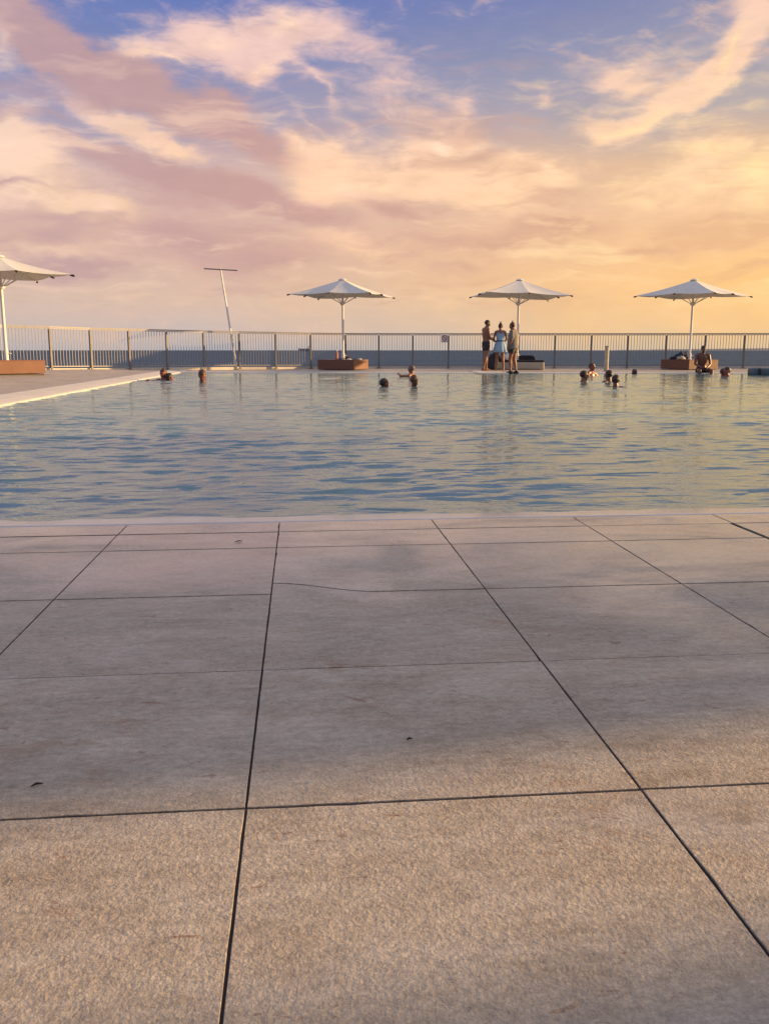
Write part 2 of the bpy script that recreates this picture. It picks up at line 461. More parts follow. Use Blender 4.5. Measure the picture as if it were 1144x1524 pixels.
def water_material(name, colr, rough, layers, spec=0.5, facet=None, gloss=None, fscale=1.0, ior=1.42, ticks=0.0):
    m = bpy.data.materials.new(name)
    m.use_nodes = True
    t = NT(m.node_tree)
    o = t.n('ShaderNodeOutputMaterial')
    b = t.n('ShaderNodeBsdfPrincipled')
    tcn = t.n('ShaderNodeTexCoord')
    P = tcn.outputs['Object']
    b.inputs['Base Color'].default_value = (*colr, 1)
    b.inputs['Roughness'].default_value = rough
    b.inputs['IOR'].default_value = 1.333
    b.inputs['Specular IOR Level'].default_value = spec
    acc = None
    for (scale, sxy, amp, dist) in layers:
        nz = t.noise(t.mapping(P, rot=(0, 0, R(8)), scale=(sxy[0], sxy[1], 1)), scale, 3, 0.55, dist).outputs['Fac']
        v = t.math('MULTIPLY', nz, amp)
        acc = v if acc is None else t.math('ADD', acc, v)
    bp = t.n('ShaderNodeBump')
    bp.inputs['Strength'].default_value = 1.0
    bp.inputs['Distance'].default_value = 1.0
    t.link(acc, bp.inputs['Height'])
    nrm = bp.outputs[0]
    if facet:
        # wave facets too small to mesh: tilt the normal itself
        tot = None
        for (scale, sxy, amp) in facet:
            q = t.noise(t.mapping(P, rot=(0, 0, R(-5)), scale=(sxy[0], sxy[1], 1)), scale, 3, 0.6).outputs['Color']
            q = t.vmath('SCALE', t.vmath('MULTIPLY', t.vmath('SUBTRACT', q, (0.5, 0.5, 0.5)).outputs[0], (0.7, 1.0, 0.0)).outputs[0], scale=amp).outputs[0]
            tot = q if tot is None else t.vmath('ADD', tot, q).outputs[0]
        if ticks:
            # short steep wavelet faces in loose groups
            tk = t.noise(t.mapping(P, rot=(0, 0, R(6)), scale=(0.40, 1.35, 1)), 5.6, 3, 0.55, 0.5).outputs['Fac']
            gp = t.noise(t.mapping(P, scale=(0.6, 1.0, 1)), 0.55, 3, 0.6).outputs['Fac']
            mk = t.maprange(t.math('ADD', tk, t.math('MULTIPLY', t.math('SUBTRACT', gp, 0.5), 0.25)), 0.56, 0.68)
            cmbn = t.n('ShaderNodeCombineXYZ')
            t.link(t.math('MULTIPLY', mk, -ticks), cmbn.inputs[1])
            tot = t.vmath('ADD', tot, cmbn.outputs[0]).outputs[0]
        nrm = t.vmath('NORMALIZE', t.vmath('ADD', nrm, tot).outputs[0]).outputs[0]
    if gloss:
        df = t.n('ShaderNodeBsdfDiffuse')
        df.inputs['Color'].default_value = (*colr, 1)
        t.link(nrm, df.inputs['Normal'])
        gl = t.n('ShaderNodeBsdfGlossy')
        gl.inputs['Color'].default_value = (*gloss, 1)
        gl.inputs['Roughness'].default_value = rough
        t.link(nrm, gl.inputs['Normal'])
        fr = t.n('ShaderNodeFresnel')
        fr.inputs['IOR'].default_value = ior
        t.link(nrm, fr.inputs['Normal'])
        mx = t.n('ShaderNodeMixShader')
        t.link(t.math('MULTIPLY', fr.outputs[0], fscale), mx.inputs[0])
        t.link(df.outputs[0], mx.inputs[1])
        t.link(gl.outputs[0], mx.inputs[2])
        t.link(mx.outputs[0], o.inputs[0])
        return m
    t.link(nrm, b.inputs['Normal'])
    t.link(b.outputs[0], o.inputs[0])
    return m


M['pool_water'] = water_material('pool_water', (0.120, 0.200, 0.222), 0.03, [(5.0, (0.6, 1.2), 0.008, 0.3), (14.0, (0.7, 1.2), 0.0035, 0.2)], facet=[(0.8, (0.6, 1.5), 0.08), (4.5, (0.55, 1.4), 0.08), (13.0, (0.6, 1.3), 0.08)], gloss=(0.82, 0.945, 0.96), fscale=1.0, ior=1.55, ticks=0.30)
M['sea'] = water_material('sea_water', (0.011, 0.022, 0.038), 0.3, [(0.30, (0.6, 1.3), 0.5, 0.3)], facet=[(0.02, (0.5, 1.4), 1.6), (0.11, (0.4, 1.3), 2.6), (0.6, (0.6, 1.2), 1.6)], gloss=(0.60, 0.80, 1.0), fscale=0.20, ior=1.33)

# ------------------------------------------------------------------ mesh helpers


def obj(name, bm, m, parent=None, smooth=False, loc=None):
    me = bpy.data.meshes.new(name)
    bmesh.ops.recalc_face_normals(bm, faces=bm.faces[:])
    bm.to_mesh(me)
    bm.free()
    return obj_me(name, me, m, parent, smooth, loc)


def obj_me(name, me, m, parent=None, smooth=False, loc=None):
    me.materials.clear()
    me.materials.append(M[m] if isinstance(m, str) else m)
    if smooth:
        me.polygons.foreach_set('use_smooth', [True] * len(me.polygons))
    o = bpy.data.objects.new(name, me)
    col.objects.link(o)
    if parent is not None:
        o.parent = parent
    if loc is not None:
        o.location = loc
    return o


def tag(o, label=None, cat=None, group=None, kind=None):
    if label:
        o['label'] = label
    if cat:
        o['category'] = cat
    if group:
        o['group'] = group
    if kind:
        o['kind'] = kind
    return o


def thing(name, loc, rotz, label, cat, group=None):
    o = bpy.data.objects.new(name, None)
    col.objects.link(o)
    o.empty_display_size = 0.2
    o.location = loc
    o.rotation_euler = (0, 0, rotz)
    return tag(o, label, cat, group)


def add_box(bm, c, s, rot=None, bevel=0.0, seg=2):
    r = bmesh.ops.create_cube(bm, size=1.0)
    vs = r['verts']
    bmesh.ops.scale(bm, vec=s, verts=vs)
    if bevel:
        es = list({e for v in vs for e in v.link_edges})
        rb = bmesh.ops.bevel(bm, geom=es, offset=bevel, segments=seg, affect='EDGES', profile=0.5)
        vs = list({v for f in rb['faces'] for v in f.verts} | {v for v in vs if v.is_valid})
    if rot is not None:
        bmesh.ops.rotate(bm, cent=(0, 0, 0), matrix=rot, verts=vs)
    bmesh.ops.translate(bm, vec=c, verts=vs)
    return vs


def add_loft(bm, pts, rad, seg=12, ref=None, caps=True, round_ends=True):
    """tube along pts; rad entries are r or (rx, ry); ref = direction of the rx axis"""
    pts = [Vector(p) for p in pts]
    rad = [(r, r) if not isinstance(r, (tuple, list)) else tuple(r) for r in rad]
    if round_ends:
        for end in (0, 1):
            a, b = (pts[0], pts[1]) if end == 0 else (pts[-1], pts[-2])
            r = rad[0] if end == 0 else rad[-1]
            d = (a - b).normalized()
            mr = min(r)
            extra = [(a + d * mr * 0.5, (r[0] * 0.86, r[1] * 0.86)), (a + d * mr * 0.87, (r[0] * 0.5, r[1] * 0.5)), (a + d * mr * 0.99, (r[0] * 0.12, r[1] * 0.12))]
            for (p, q) in extra:
                if end == 0:
                    pts.insert(0, p)
                    rad.insert(0, q)
                else:
                    pts.append(p)
                    rad.append(q)
    rings = []
    n = len(pts)
    last = None
    for i in range(n):
        t = (pts[min(i + 1, n - 1)] - pts[max(i - 1, 0)]).normalized()
        rf = Vector(ref) if ref is not None else (last if last is not None else (Vector((1, 0, 0)) if abs(t.x) < 0.9 else Vector((0, 1, 0))))
        x = (rf - t * rf.dot(t))
        if x.length < 1e-4:
            x = Vector((0, 1, 0)) - t * t.y
        x.normalize()
        last = x
        y = t.cross(x)
        rings.append([bm.verts.new(pts[i] + x * math.cos(2 * math.pi * k / seg) * rad[i][0] + y * math.sin(2 * math.pi * k / seg) * rad[i][1]) for k in range(seg)])
    for a, b in zip(rings, rings[1:]):
        for k in range(seg):
            bm.faces.new((a[k], a[(k + 1) % seg], b[(k + 1) % seg], b[k]))
    if caps:
        bm.faces.new(rings[0])
        bm.faces.new(rings[-1][::-1])
    return rings


def add_ell(bm, c, s, seg=16, rings=10, rot=None):
    r = bmesh.ops.create_uvsphere(bm, u_segments=seg, v_segments=rings, radius=1.0)
    vs = r['verts']
    bmesh.ops.scale(bm, vec=s, verts=vs)
    if rot is not None:
        bmesh.ops.rotate(bm, cent=(0, 0, 0), matrix=rot, verts=vs)
    bmesh.ops.translate(bm, vec=c, verts=vs)
    return vs


def poly(bm, pts):
    return bm.faces.new([bm.verts.new(p) for p in pts])


def prism(bm, pts, z0, z1):
    lo = [bm.verts.new((p[0], p[1], z0)) for p in pts]
    hi_ = [bm.verts.new((p[0], p[1], z1)) for p in pts]
    bm.faces.new(lo[::-1])
    bm.faces.new(hi_)
    n = len(pts)
    for i in range(n):
        bm.faces.new((lo[i], lo[(i + 1) % n], hi_[(i + 1) % n], hi_[i]))


# ------------------------------------------------------------------ near terrace: single slabs with open joints
xs = [-0.733 - 0.635 * k for k in range(6, 0, -1)] + [-0.731, -0.098, 0.553, 1.178] + [1.178 + 0.635 * k for k in range(1, 16)]
ys = [1.312 - 0.63 * k for k in range(6, 0, -1)] + [1.312, 1.932, 2.573, 3.206]
G = 0.0021
bm = bmesh.new()


def bend(x, y):
    """the one wavy joint right of the long centre joint"""
    if abs(y - 2.573) < 0.004 and -0.10 <= x <= 0.552:
        t = min(max((x + 0.098) / 0.32, 0), 1)
        return 0.125 * (1 - t * t * (3 - 2 * t))
    return 0.0


tone_layer = bm.faces.layers.float.new('tone')


def slab(bm, x0, x1, y0, y1, nx=1):
    """one stone: slightly worn, uneven edges, its own level and tone"""
    z = random.uniform(-0.0006, 0.0006)
    tone = random.uniform(0.91, 1.08)
    c = 0.0008
    near_ = -1.2 < x0 < 2.4
    n1 = 16 if (nx > 1 or near_) else 1
    n2 = (max(2, int((y1 - y0) / 0.04)) if near_ else 1)
    ring = []
    for k in range(n1):
        x = x0 + (x1 - x0) * k / n1
        ring.append((x, y0 + bend(x, y0 - G), 0, 1))
    for k in range(n2):
        ring.append((x1, y0 + bend(x1, y0 - G) + (y1 + bend(x1, y1 + G) - y0 - bend(x1, y0 - G)) * k / n2, -1, 0))
    for k in range(n1):
        x = x1 - (x1 - x0) * k / n1
        ring.append((x, y1 + bend(x, y1 + G), 0, -1))
    for k in range(n2):
        ring.append((x0, y1 + bend(x0, y1 + G) + (y0 + bend(x0, y0 - G) - y1 - bend(x0, y1 + G)) * k / n2, 1, 0))
    sd = Vector((x0 * 3.1, y0 * 2.7, 5.0))
    R_ = []
    for (x, y, ax, ay) in ring:
        w_ = max(0.0, noise.noise(Vector((x * 26, y * 26, 2.0)) + sd)) * 0.0016 + max(0.0, noise.noise(Vector((x * 7, y * 7, 9.0)) + sd)) * 0.0012
        if noise.noise(Vector((x * 11, y * 11, 4.0)) + sd) > 0.52:
            w_ += 0.0022
        if not near_:
            w_ = 0
        R_.append((x + ax * w_, y + ay * w_, ax, ay))
    bot = [bm.verts.new((x, y, -0.03)) for (x, y, ax, ay) in R_]
    ed = [bm.verts.new((x, y, z - 0.0004)) for (x, y, ax, ay) in R_]
    top = [bm.verts.new((x + ax * c, y + ay * c, z)) for (x, y, ax, ay) in R_]
    n = len(R_)
    for a, b_ in ((bot, ed), (ed, top)):
        for k in range(n):
            f = bm.faces.new((a[k], a[(k + 1) % n], b_[(k + 1) % n], b_[k]))
            f[tone_layer] = tone
    f = bm.faces.new(top)
    f[tone_layer] = tone


YS = 3.497
for i in range(len(xs) - 1):
    x0, x1 = xs[i] + G, xs[i + 1] - G
    nx = 12 if abs(xs[i] + 0.098) < 0.01 else 1
    for j in range(len(ys) - 1):
        g0 = G * (1.9 if 2.0 < ys[j] else 0.9 if ys[j] > 1.9 else (1.6 if ys[j] > 1 else 1.0))
        g1 = G * (1.9 if 2.0 < ys[j + 1] else 0.9 if ys[j + 1] > 1.9 else (1.6 if ys[j + 1] > 1 else 1.0))
        y0, y1 = ys[j] + g0, ys[j + 1] - g1
        if xs[i] < 1.80 < xs[i + 1]:
            slab(bm, x0, 1.80 - 0.009, y0, y1, 1)
            slab(bm, 1.80 + 0.009, x1, y0, y1, 1)
        else:
            slab(bm, x0, x1, y0, y1, nx)
    wide = 0.0095 if xs[i + 1] < 0.0 else 0.005
    if xs[i] < 1.80 < xs[i + 1]:
        slab(bm, x0, 1.80 - 0.009, 3.206 + G * 1.9, YS - wide)
        slab(bm, 1.80 + 0.009, x1, 3.206 + G * 1.9, YS - wide)
    else:
        slab(bm, x0, x1, 3.206 + G * 1.9, YS - wide)
    slab(bm, x0, x1, YS + wide, 3.70 - 0.001)
tag(obj('terrace_paving', bm, 'stone'), kind='structure')
bm = bmesh.new()
prism(bm, [(-4.56, -3.6), (11, -3.6), (11, 3.69), (-4.56, 3.69)], -0.30, -0.0026)
tag(obj('terrace_base', bm, 'grout'), kind='structure')
# rounded wet rim at the near edge of the pool
bm = bmesh.new()
prof = [(3.702, -0.3), (3.702, -0.0012), (3.712, 0.0008), (3.74, -0.0008), (3.80, -0.0045), (3.87, -0.0100), (3.96, -0.0160), (4.06, -0.0300), (4.09, -0.06), (4.09, -0.5)]
nx = 90
rows = []
for i in range(nx + 1):
    x = -3.96 + (24.0) * i / nx
    rows.append([bm.verts.new((x, y + 0.0015 * math.sin(x * 9 + y * 5), z)) for (y, z) in prof])
for a, b in zip(rows, rows[1:]):
    for k in range(len(prof) - 1):
        bm.faces.new((a[k], b[k], b[k + 1], a[k + 1]))
tag(obj('pool_rim', bm, 'rim', smooth=True), kind='structure')

# ------------------------------------------------------------------ left deck, coping, far deck
FAR_L = cw(-6.62, 29.7)          # far left corner of the pool
FAR_R = cw(14.0, 28.0)
FAR_RR = cw(26.0, 27.0)
XK = -3.96


def deck_z(x, y):
    t = min(max((-4.6 - x) / 2.7, 0), 1)
    return 0.045 + 0.075 * t * t * (3 - 2 * t)


# fence line: (px column, depth, base height)
posts = []
for px, hpx, base in ((-260, 81, 557), (-190, 77, 555.5), (-124, 73.5, 554), (-58, 70, 553), (9, 66.5, 552.2), (75, 64, 551.5), (135, 61.5, 551), (192, 59.4, 550.3), (248, 57.4, 549.6),
                      (303, 55.4, 549), (356, 54.0, 548.7), (410, 53.0, 548.6), (462, 51.8, 548.4), (514, 51.0, 548.2), (563.5, 50.6, 548), (614, 50.5, 548), (667, 50.5, 548),
                      (719, 50.5, 548), (771.5, 50.5, 548), (825, 50.5, 548), (879, 50.5, 548), (933, 50.5, 548), (990, 50.5, 548), (1048, 50.6, 548), (1106, 50.7, 548),
                      (1166, 50.8, 548), (1228, 51, 548), (1292, 51, 548), (1356, 51, 548)):
    Z = 1.345 * 1331 / hpx
    zb = H - (base - HZ) * Z / 1354.0
    posts.append((at_depth(px, Z, zb)))

bm = bmesh.new()
NX, NY = 30, 40
vs = [[None] * (NY + 1) for _ in range(NX + 1)]
for i in range(NX + 1):
    x = -4.56 - 22.0 * (i / NX) ** 1.5
    for j in range(NY + 1):
        # far limit follows the fence
        yf = 34.2 if x > -5 else None
        best = None
        for a, b in zip(posts, posts[1:]):
            if a.x <= x <= b.x:
                best = a.y + (b.y - a.y) * (x - a.x) / (b.x - a.x)
        if best is None:
            best = posts[0].y + (x - posts[0].x) * 0.6
        yf = best + 0.35
        y = -3.6 + (yf + 3.6) * j / NY
        vs[i][j] = bm.verts.new((x, y, deck_z(x, y)))
for i in range(NX):
    for j in range(NY):
        bm.faces.new((vs[i][j], vs[i + 1][j], vs[i + 1][j + 1], vs[i][j + 1]))
tag(obj('left_deck', bm, 'stone_far', smooth=True), kind='structure')
# coping along the left side, gently dished towards the water
bm = bmesh.new()
prof = [(-4.558, 0.040), (-4.555, 0.052), (-4.53, 0.056), (-4.2, 0.034), (-4.02, 0.014), (-3.975, 0.004), (-3.96, -0.012), (-3.96, -0.4)]
segs = []
y = -3.6
joint = []
while y < 33.0:
    y2 = min(y + 1.2, 33.0)
    rr = []
    for yy in (y + 0.003, y + 0.6, y2 - 0.003):
        rr.append([bm.verts.new((x, yy, z)) for (x, z) in prof])
    for a, b in zip(rr, rr[1:]):
        for k in range(len(prof) - 1):
            bm.faces.new((a[k], b[k], b[k + 1], a[k + 1]))
    y = y2
tag(obj('pool_coping', bm, 'coping'), kind='structure')

# far deck with its coping lip
ft = (FAR_R - FAR_L).normalized()
fn = Vector((-ft.y, ft.x, 0))
fline = [p for p in posts if p.x > -4.6]
bm = bmesh.new()
top_pts = [(-4.55, 34.3)] + [(p.x, p.y + 0.35) for p in fline] + [(30, fline[-1].y - 0.5)]
a0, a1 = FAR_L + fn * 0.45, FAR_RR + fn * 0.45
a0 = Vector((-3.958, a0.y, 0))
npt = 40
lo_v, hi_v = [], []
for i in range(npt + 1):
    t = i / npt
    p = a0.lerp(a1, t)
    # matching far point
    fx = -3.95 + (29.5 + 3.95) * t
    fy = None
    for a, b in zip(top_pts, top_pts[1:]):
        if a[0] <= fx <= b[0]:
            fy = a[1] + (b[1] - a[1]) * (fx - a[0]) / (b[0] - a[0])
    lo_v.append(bm.verts.new((p.x, p.y, 0.0)))
    hi_v.append(bm.verts.new((fx, fy if fy else 33.6, 0.012 + (0.03 if i == 0 else 0))))
for i in range(npt):
    bm.faces.new((lo_v[i], lo_v[i + 1], hi_v[i + 1], hi_v[i]))
tag(obj('far_deck', bm, 'stone_far'), kind='structure')
bm = bmesh.new()
for i in range(26):
    p0 = FAR_L.lerp(FAR_RR, i / 26) + ft * 0.003
    p1 = FAR_L.lerp(FAR_RR, (i + 1) / 26) - ft * 0.003
    if i == 0:
        p0 = Vector((-3.955, p0.y, 0))
    prof2 = [(0.452, -0.1), (0.452, 0.010), (0.43, 0.014), (0.05, 0.010), (0.0, 0.0), (-0.02, -0.02), (-0.02, -0.4)]
    A = [bm.verts.new(p0 + fn * d + Vector((0, 0, z))) for d, z in prof2]
    B = [bm.verts.new(p1 + fn * d + Vector((0, 0, z))) for d, z in prof2]
    for k in range(len(prof2) - 1):
        bm.faces.new((A[k], B[k], B[k + 1], A[k + 1]))
tag(obj('far_coping', bm, 'coping'), kind='structure')
# sea wall under the outer edge of the deck
bm = bmesh.new()
wl = [(p.x, p.y + 0.34) for p in posts]
wl = [(-27, wl[0][1] - 9)] + wl + [(32, wl[-1][1] - 0.3)]
for a, b in zip(wl, wl[1:]):
    v = [bm.verts.new((a[0], a[1], -4.5)), bm.verts.new((b[0], b[1], -4.5)), bm.verts.new((b[0], b[1], 0.0)), bm.verts.new((a[0], a[1], 0.0))]
    bm.faces.new(v)
tag(obj('sea_wall', bm, 'stone_wall'), kind='structure')

# ------------------------------------------------------------------ pool basin + water
bm = bmesh.new()
prism(bm, [(-3.955, 4.10), (24, 4.10), (24, 27), (FAR_RR.x, FAR_RR.y), (FAR_L.x + .1, FAR_L.y)], -1.6, -1.5)
tag(obj('pool_floor', bm, 'pool_tile'), kind='structure')

WZ = -0.014
SWIM = ((243, 566), (252, 566), (301, 567), (571, 575), (612, 561), (616, 575), (880, 559), (868, 568), (905, 568), (915, 576), (944, 556), (1078, 560))
rng = np.random.default_rng(5)
NR, NC = 800, 520
u = np.linspace(0, 1, NR)
y_near, y_far = 3.77, 30.4
# rows equally spaced in 1/y
yr_ = 1.0 / (1 / y_near + (1 / (y_far) - 1 / y_near) * u)
v = np.linspace(0, 1, NC)
Yg = np.repeat(yr_[:, None], NC, 1)
xl = -3.965
xrt = 3.2 + 0.62 * Yg
Xg = xl + (xrt - xl) * v[None, :] ** 1.0
drow = np.gradient(yr_)[:, None]
dcol = (xrt - xl) / NC
Zg = np.zeros_like(Xg)
for k in range(110):
    lam = 0.13 * (7.0 ** rng.random())
    ang = math.pi / 2 + rng.normal(0, 0.45) + 0.12
    kx, ky = math.cos(ang) * 2 * math.pi / lam, math.sin(ang) * 2 * math.pi / lam
    slope = 0.0100 * (lam / 0.26) ** -0.62
    amp = slope * lam / (2 * math.pi)
    att = np.clip(1.6 - 2.6 * np.abs(ky) * drow / (2 * math.pi) * 1.0 - 2.6 * np.abs(kx) * dcol / (2 * math.pi), 0, 1)
    ph = rng.random() * 6.283
    warp = 0.35 * np.sin(Xg * 0.9 + k) + 0.35 * np.sin(Yg * 0.7 + 2 * k)
    Zg += amp * att * np.sin(kx * Xg + ky * Yg + ph + warp)
for (px_, py_) in SWIM:
    c0 = ground(px_, py_, 0)
    rr_ = np.hypot((Xg - c0.x) * 0.8, Yg - c0.y)
    Zswim = 0.011 * np.exp(-rr_ / 0.9) * np.sin(rr_ * 2 * math.pi / 0.55) * np.clip(rr_ / 0.2, 0, 1)
    Zg += Zswim * np.where(np.abs(rr_) < 4, 1, 0)
# groups: ripples come in patches
patch = 0.75 + 0.30 * np.sin(Xg * 0.9 + 0.5 * np.sin(Yg * .8)) * np.sin(Yg * 0.55 + 1.3 + 0.6 * np.sin(Xg * .6)) + 0.2 * np.sin(Xg * 2.1 + Yg * 1.3)
fade = np.clip((Yg - 3.80) / 0.5, 0.7, 1)
Zg = np.where(True, Zg * patch * fade, 0)
# sharpen crests a little
Zg = Zg + 14.0 * Zg * np.abs(Zg)
co_ = np.stack([Xg, Yg, Zg + WZ], -1).reshape(-1, 3)
idx = np.arange(NR * NC).reshape(NR, NC)
faces = np.stack([idx[:-1, :-1], idx[:-1, 1:], idx[1:, 1:], idx[1:, :-1]], -1).reshape(-1, 4)
# keep only what lies inside the pool outline at the far side
cxm = co_[faces].mean(1)
farline = FAR_L.y + (FAR_RR.y - FAR_L.y) * (cxm[:, 0] - FAR_L.x) / (FAR_RR.x - FAR_L.x) + 0.08
faces = faces[cxm[:, 1] < farline]
me = bpy.data.meshes.new('pool_water')
me.vertices.add(len(co_))
me.vertices.foreach_set('co', co_.ravel())
me.loops.add(faces.size)
me.loops.foreach_set('vertex_index', faces.ravel().astype(np.int32))
me.polygons.add(len(faces))
me.polygons.foreach_set('loop_start', np.arange(0, faces.size, 4, dtype=np.int32))
me.polygons.foreach_set('loop_total', np.full(len(faces), 4, dtype=np.int32))
me.update()
me.validate()
tag(obj_me('pool_water', me, 'pool_water', smooth=True), kind='structure')

# ------------------------------------------------------------------ sea, headland, ship
bm = bmesh.new()
rings = []
for r_ in (20, 60, 150, 400, 1200, 4000, 12000, 40000):
    rings.append([bm.verts.new((r_ * math.cos(a * math.pi / 36), r_ * math.sin(a * math.pi / 36), -4.0)) for a in range(72)])
bm.faces.new(rings[0])
for a, b in zip(rings, rings[1:]):
    for k in range(72):
        bm.faces.new((a[k], a[(k + 1) % 72], b[(k + 1) % 72], b[k]))
tag(obj('sea', bm, 'sea'), kind='structure')

bm = bmesh.new()
D = 9000.0
prev = None
for i in range(110):
    px = 905 + i * 8
    hh = 21.0 * min(1, max(0, (px - 905) / 230)) ** 0.8 + 2.2 * noise.noise(Vector((i * 0.23, 1, 0))) + 1.2 * noise.noise(Vector((i * 0.9, 4, 0)))
    hh = max(hh, 0.5) if px > 915 else 0.3
    row = [bm.verts.new(at_depth(px, D + d, -4 + h_)) for d, h_ in ((0, -3), (150, hh * 0.45 + 1), (400, 4 + hh), (900, 4 + hh * 0.8), (1800, -3))]
    if prev:
        for k in range(4):
            bm.faces.new((prev[k], row[k], row[k + 1], prev[k + 1]))
    prev = row
tag(obj('headland', bm, 'headland', smooth=True), kind='structure')

SD = 3900.0
sp0 = at_depth(452.5, SD, -4.0)
ship = thing('cargo_ship', sp0, -YAW, 'pale grey cargo ship tiny on the sea horizon behind the railing', 'ship')
bm = bmesh.new()
L_ = 50.0
secs = []
for x, wd, zt in ((-25, 1.0, 13.5), (-23, 5, 13), (-18, 7, 12), (0, 7, 11.6), (16, 7, 11.6), (23, 6, 12.0), (25, 4.5, 12.2)):
    secs.append([bm.verts.new((x + (2.0 if x < -24 else 0) * 0, -wd, zt)), bm.verts.new((x, -wd * 0.75, -2)), bm.verts.new((x, wd * 0.75, -2)), bm.verts.new((x, wd, zt))])
for a, b in zip(secs, secs[1:]):
    for k in range(4):
        bm.faces.new((a[k], a[(k + 1) % 4], b[(k + 1) % 4], b[k]))
bm.faces.new(secs[0])
bm.faces.new(secs[-1][::-1])
obj('hull', bm, 'ship_hull', ship)
bm = bmesh.new()
add_box(bm, (20.5, 0, 14.5), (6, 11, 6), bevel=0.3)
add_box(bm, (20.5, 0, 18.6), (4.4, 12, 2.2), bevel=0.2)
obj('bridge_house', bm, 'ship_white', ship)
bm = bmesh.new()
add_loft(bm, [(23, 0, 17), (23, 0, 23)], [1.2, 1.0], 10)
obj('funnel', bm, 'ship_hull', ship)
bm = bmesh.new()
add_loft(bm, [(-19, 0, 12), (-19, 0, 19)], [0.35, 0.2], 6)
obj('mast', bm, 'ship_white', ship)
bm = bmesh.new()
add_loft(bm, [(0, 0, 11), (14, 0, 17)], [0.4, 0.3], 6)
obj('crane', bm, 'ship_white', ship)


# ------------------------------------------------------------------ unseen plates added at right to shade the paving, sun passes their gap
sdx, sdz = math.cos(R(15)), math.sin(R(15))      # direction of the plate edges, in the camera ground frame
nxx, nzz = -sdz, sdx
RH = 4.2
off = RH / math.tan(SUN_EL)
offX, offZ = math.sin(SUN_REL) * off, math.cos(SUN_REL) * off


def sn(s, n_):
    return cw(sdx * s + nxx * n_ + offX, sdz * s + nzz * n_ + offZ)


def plate(bm, s0, s1, n0, n1, z0, z1):
    pts = [sn(s0, n0), sn(s1, n0), sn(s1, n1), sn(s0, n1)]
    prism(bm, [(p.x, p.y) for p in pts], z0, z1)


for (n0, n1, lab) in ((1.38, 8.0, 'unseen plate added beyond the right edge to shade the paving, the farther of two'), (-8.0, 0.83, 'unseen plate added beyond the right edge to shade the paving, the nearer of two')):
    blocker = thing('sun_blocker', sn(0, (n0 + n1) / 2), 0, lab, 'light_blocker', 'added sun blockers outside the frame')
    inv = Matrix.Translation(-Vector(blocker.location))

    def blocker_part(name, bm, m):
        bmesh.ops.transform(bm, matrix=inv, verts=bm.verts[:])
        return obj(name, bm, m, blocker)
    bm = bmesh.new()
    plate(bm, -6, 6, n0, n1, RH - 0.03, RH + 0.03)  # made-up plate, shaped so that its shadow falls on the near paving
    blocker_part('shadow_plate', bm, 'coping')
    for s_ in (3.4, 5.6):  # props of the added plate
        for n_ in (n0 + 0.3, n1 - 0.3):
            bm = bmesh.new()
            p = sn(s_, n_)
            add_loft(bm, [(p.x, p.y, -4.2), (p.x, p.y, RH - 0.031)], [0.06, 0.06], 12, round_ends=False)
            blocker_part('post', bm, 'steel')

# ------------------------------------------------------------------ railing
fence = thing('railing_fence', posts[14], 0, 'long metal railing with close upright bars along the sea side of the deck', 'railing')
org = posts[14].copy()
FH = 1.345
UP = Vector((0, 0, 1))


def bar(bm, a, b, w, t_, axis=None):
    """rectangular bar from a to b, w across (horizontal), t_ in the other direction"""
    a, b = Vector(a), Vector(b)
    d = (b - a).normalized()
    side = axis if axis is not None else d.cross(UP).normalized()
    up2 = side.cross(d).normalized()
    qs = []
    for p in (a, b):
        qs.append([bm.verts.new(p + side * sx_ * w / 2 + up2 * sy_ * t_ / 2) for sx_, sy_ in ((-1, -1), (1, -1), (1, 1), (-1, 1))])
    bm.faces.new(qs[0][::-1])
    bm.faces.new(qs[1])
    for k in range(4):
        bm.faces.new((qs[0][k], qs[0][(k + 1) % 4], qs[1][(k + 1) % 4], qs[1][k]))


for i, p in enumerate(posts):
    q = p - org
    a = posts[max(i - 1, 0)]
    b = posts[min(i + 1, len(posts) - 1)]
    tdir = (b - a)
    tdir.z = 0
    tdir.normalize()
    nrm = Vector((tdir.y, -tdir.x, 0))            # towards the pool
    bm = bmesh.new()
    pc = q + nrm * 0.045
    bar(bm, pc, pc + UP * (FH - 0.065), 0.058, 0.045, axis=tdir)
    bar(bm, pc + UP * 0.001, pc + UP * 0.012, 0.15, 0.12, axis=tdir)
    obj('post', bm, 'steel', fence)
    if i < len(posts) - 1:
        c_ = posts[i + 1] - org
        bm = bmesh.new()
        z_lo, z_hi = 0.13, FH - 0.10
        e0, e1 = q.lerp(c_, 0.012), q.lerp(c_, 0.988)
        bar(bm, e0 + UP * z_lo, e1 + UP * z_lo, 0.03, 0.035)
        bar(bm, e0 + UP * (FH - 0.045), e1 + UP * (FH - 0.045), 0.028, 0.026)
        nb = 13
        for k in range(nb + 1):
            pk = q.lerp(c_, 0.02 + 0.96 * k / nb)
            bar(bm, pk + UP * (z_lo + 0.017), pk + UP * (FH - 0.058), 0.015, 0.015, axis=(c_ - q).normalized())
        obj('railing_panel', bm, 'panel', fence)
bm = bmesh.new()
for a, b in zip(posts, posts[1:]):
    a_, b_ = a - org, b - org
    bar(bm, a_ + UP * FH, b_ + UP * FH, 0.05, 0.04)
obj('top_rail', bm, 'panel', fence)
bm = bmesh.new()
for a, b in zip(posts, posts[1:]):
    d = (b - a).normalized()
    nrm = Vector((d.y, -d.x, 0)).normalized()
    bar(bm, a - org - nrm * 0.09 + UP * 0.0, b - org - nrm * 0.09 + UP * 0.0, 0.12, 0.13)
obj('plinth', bm, 'coping', fence)

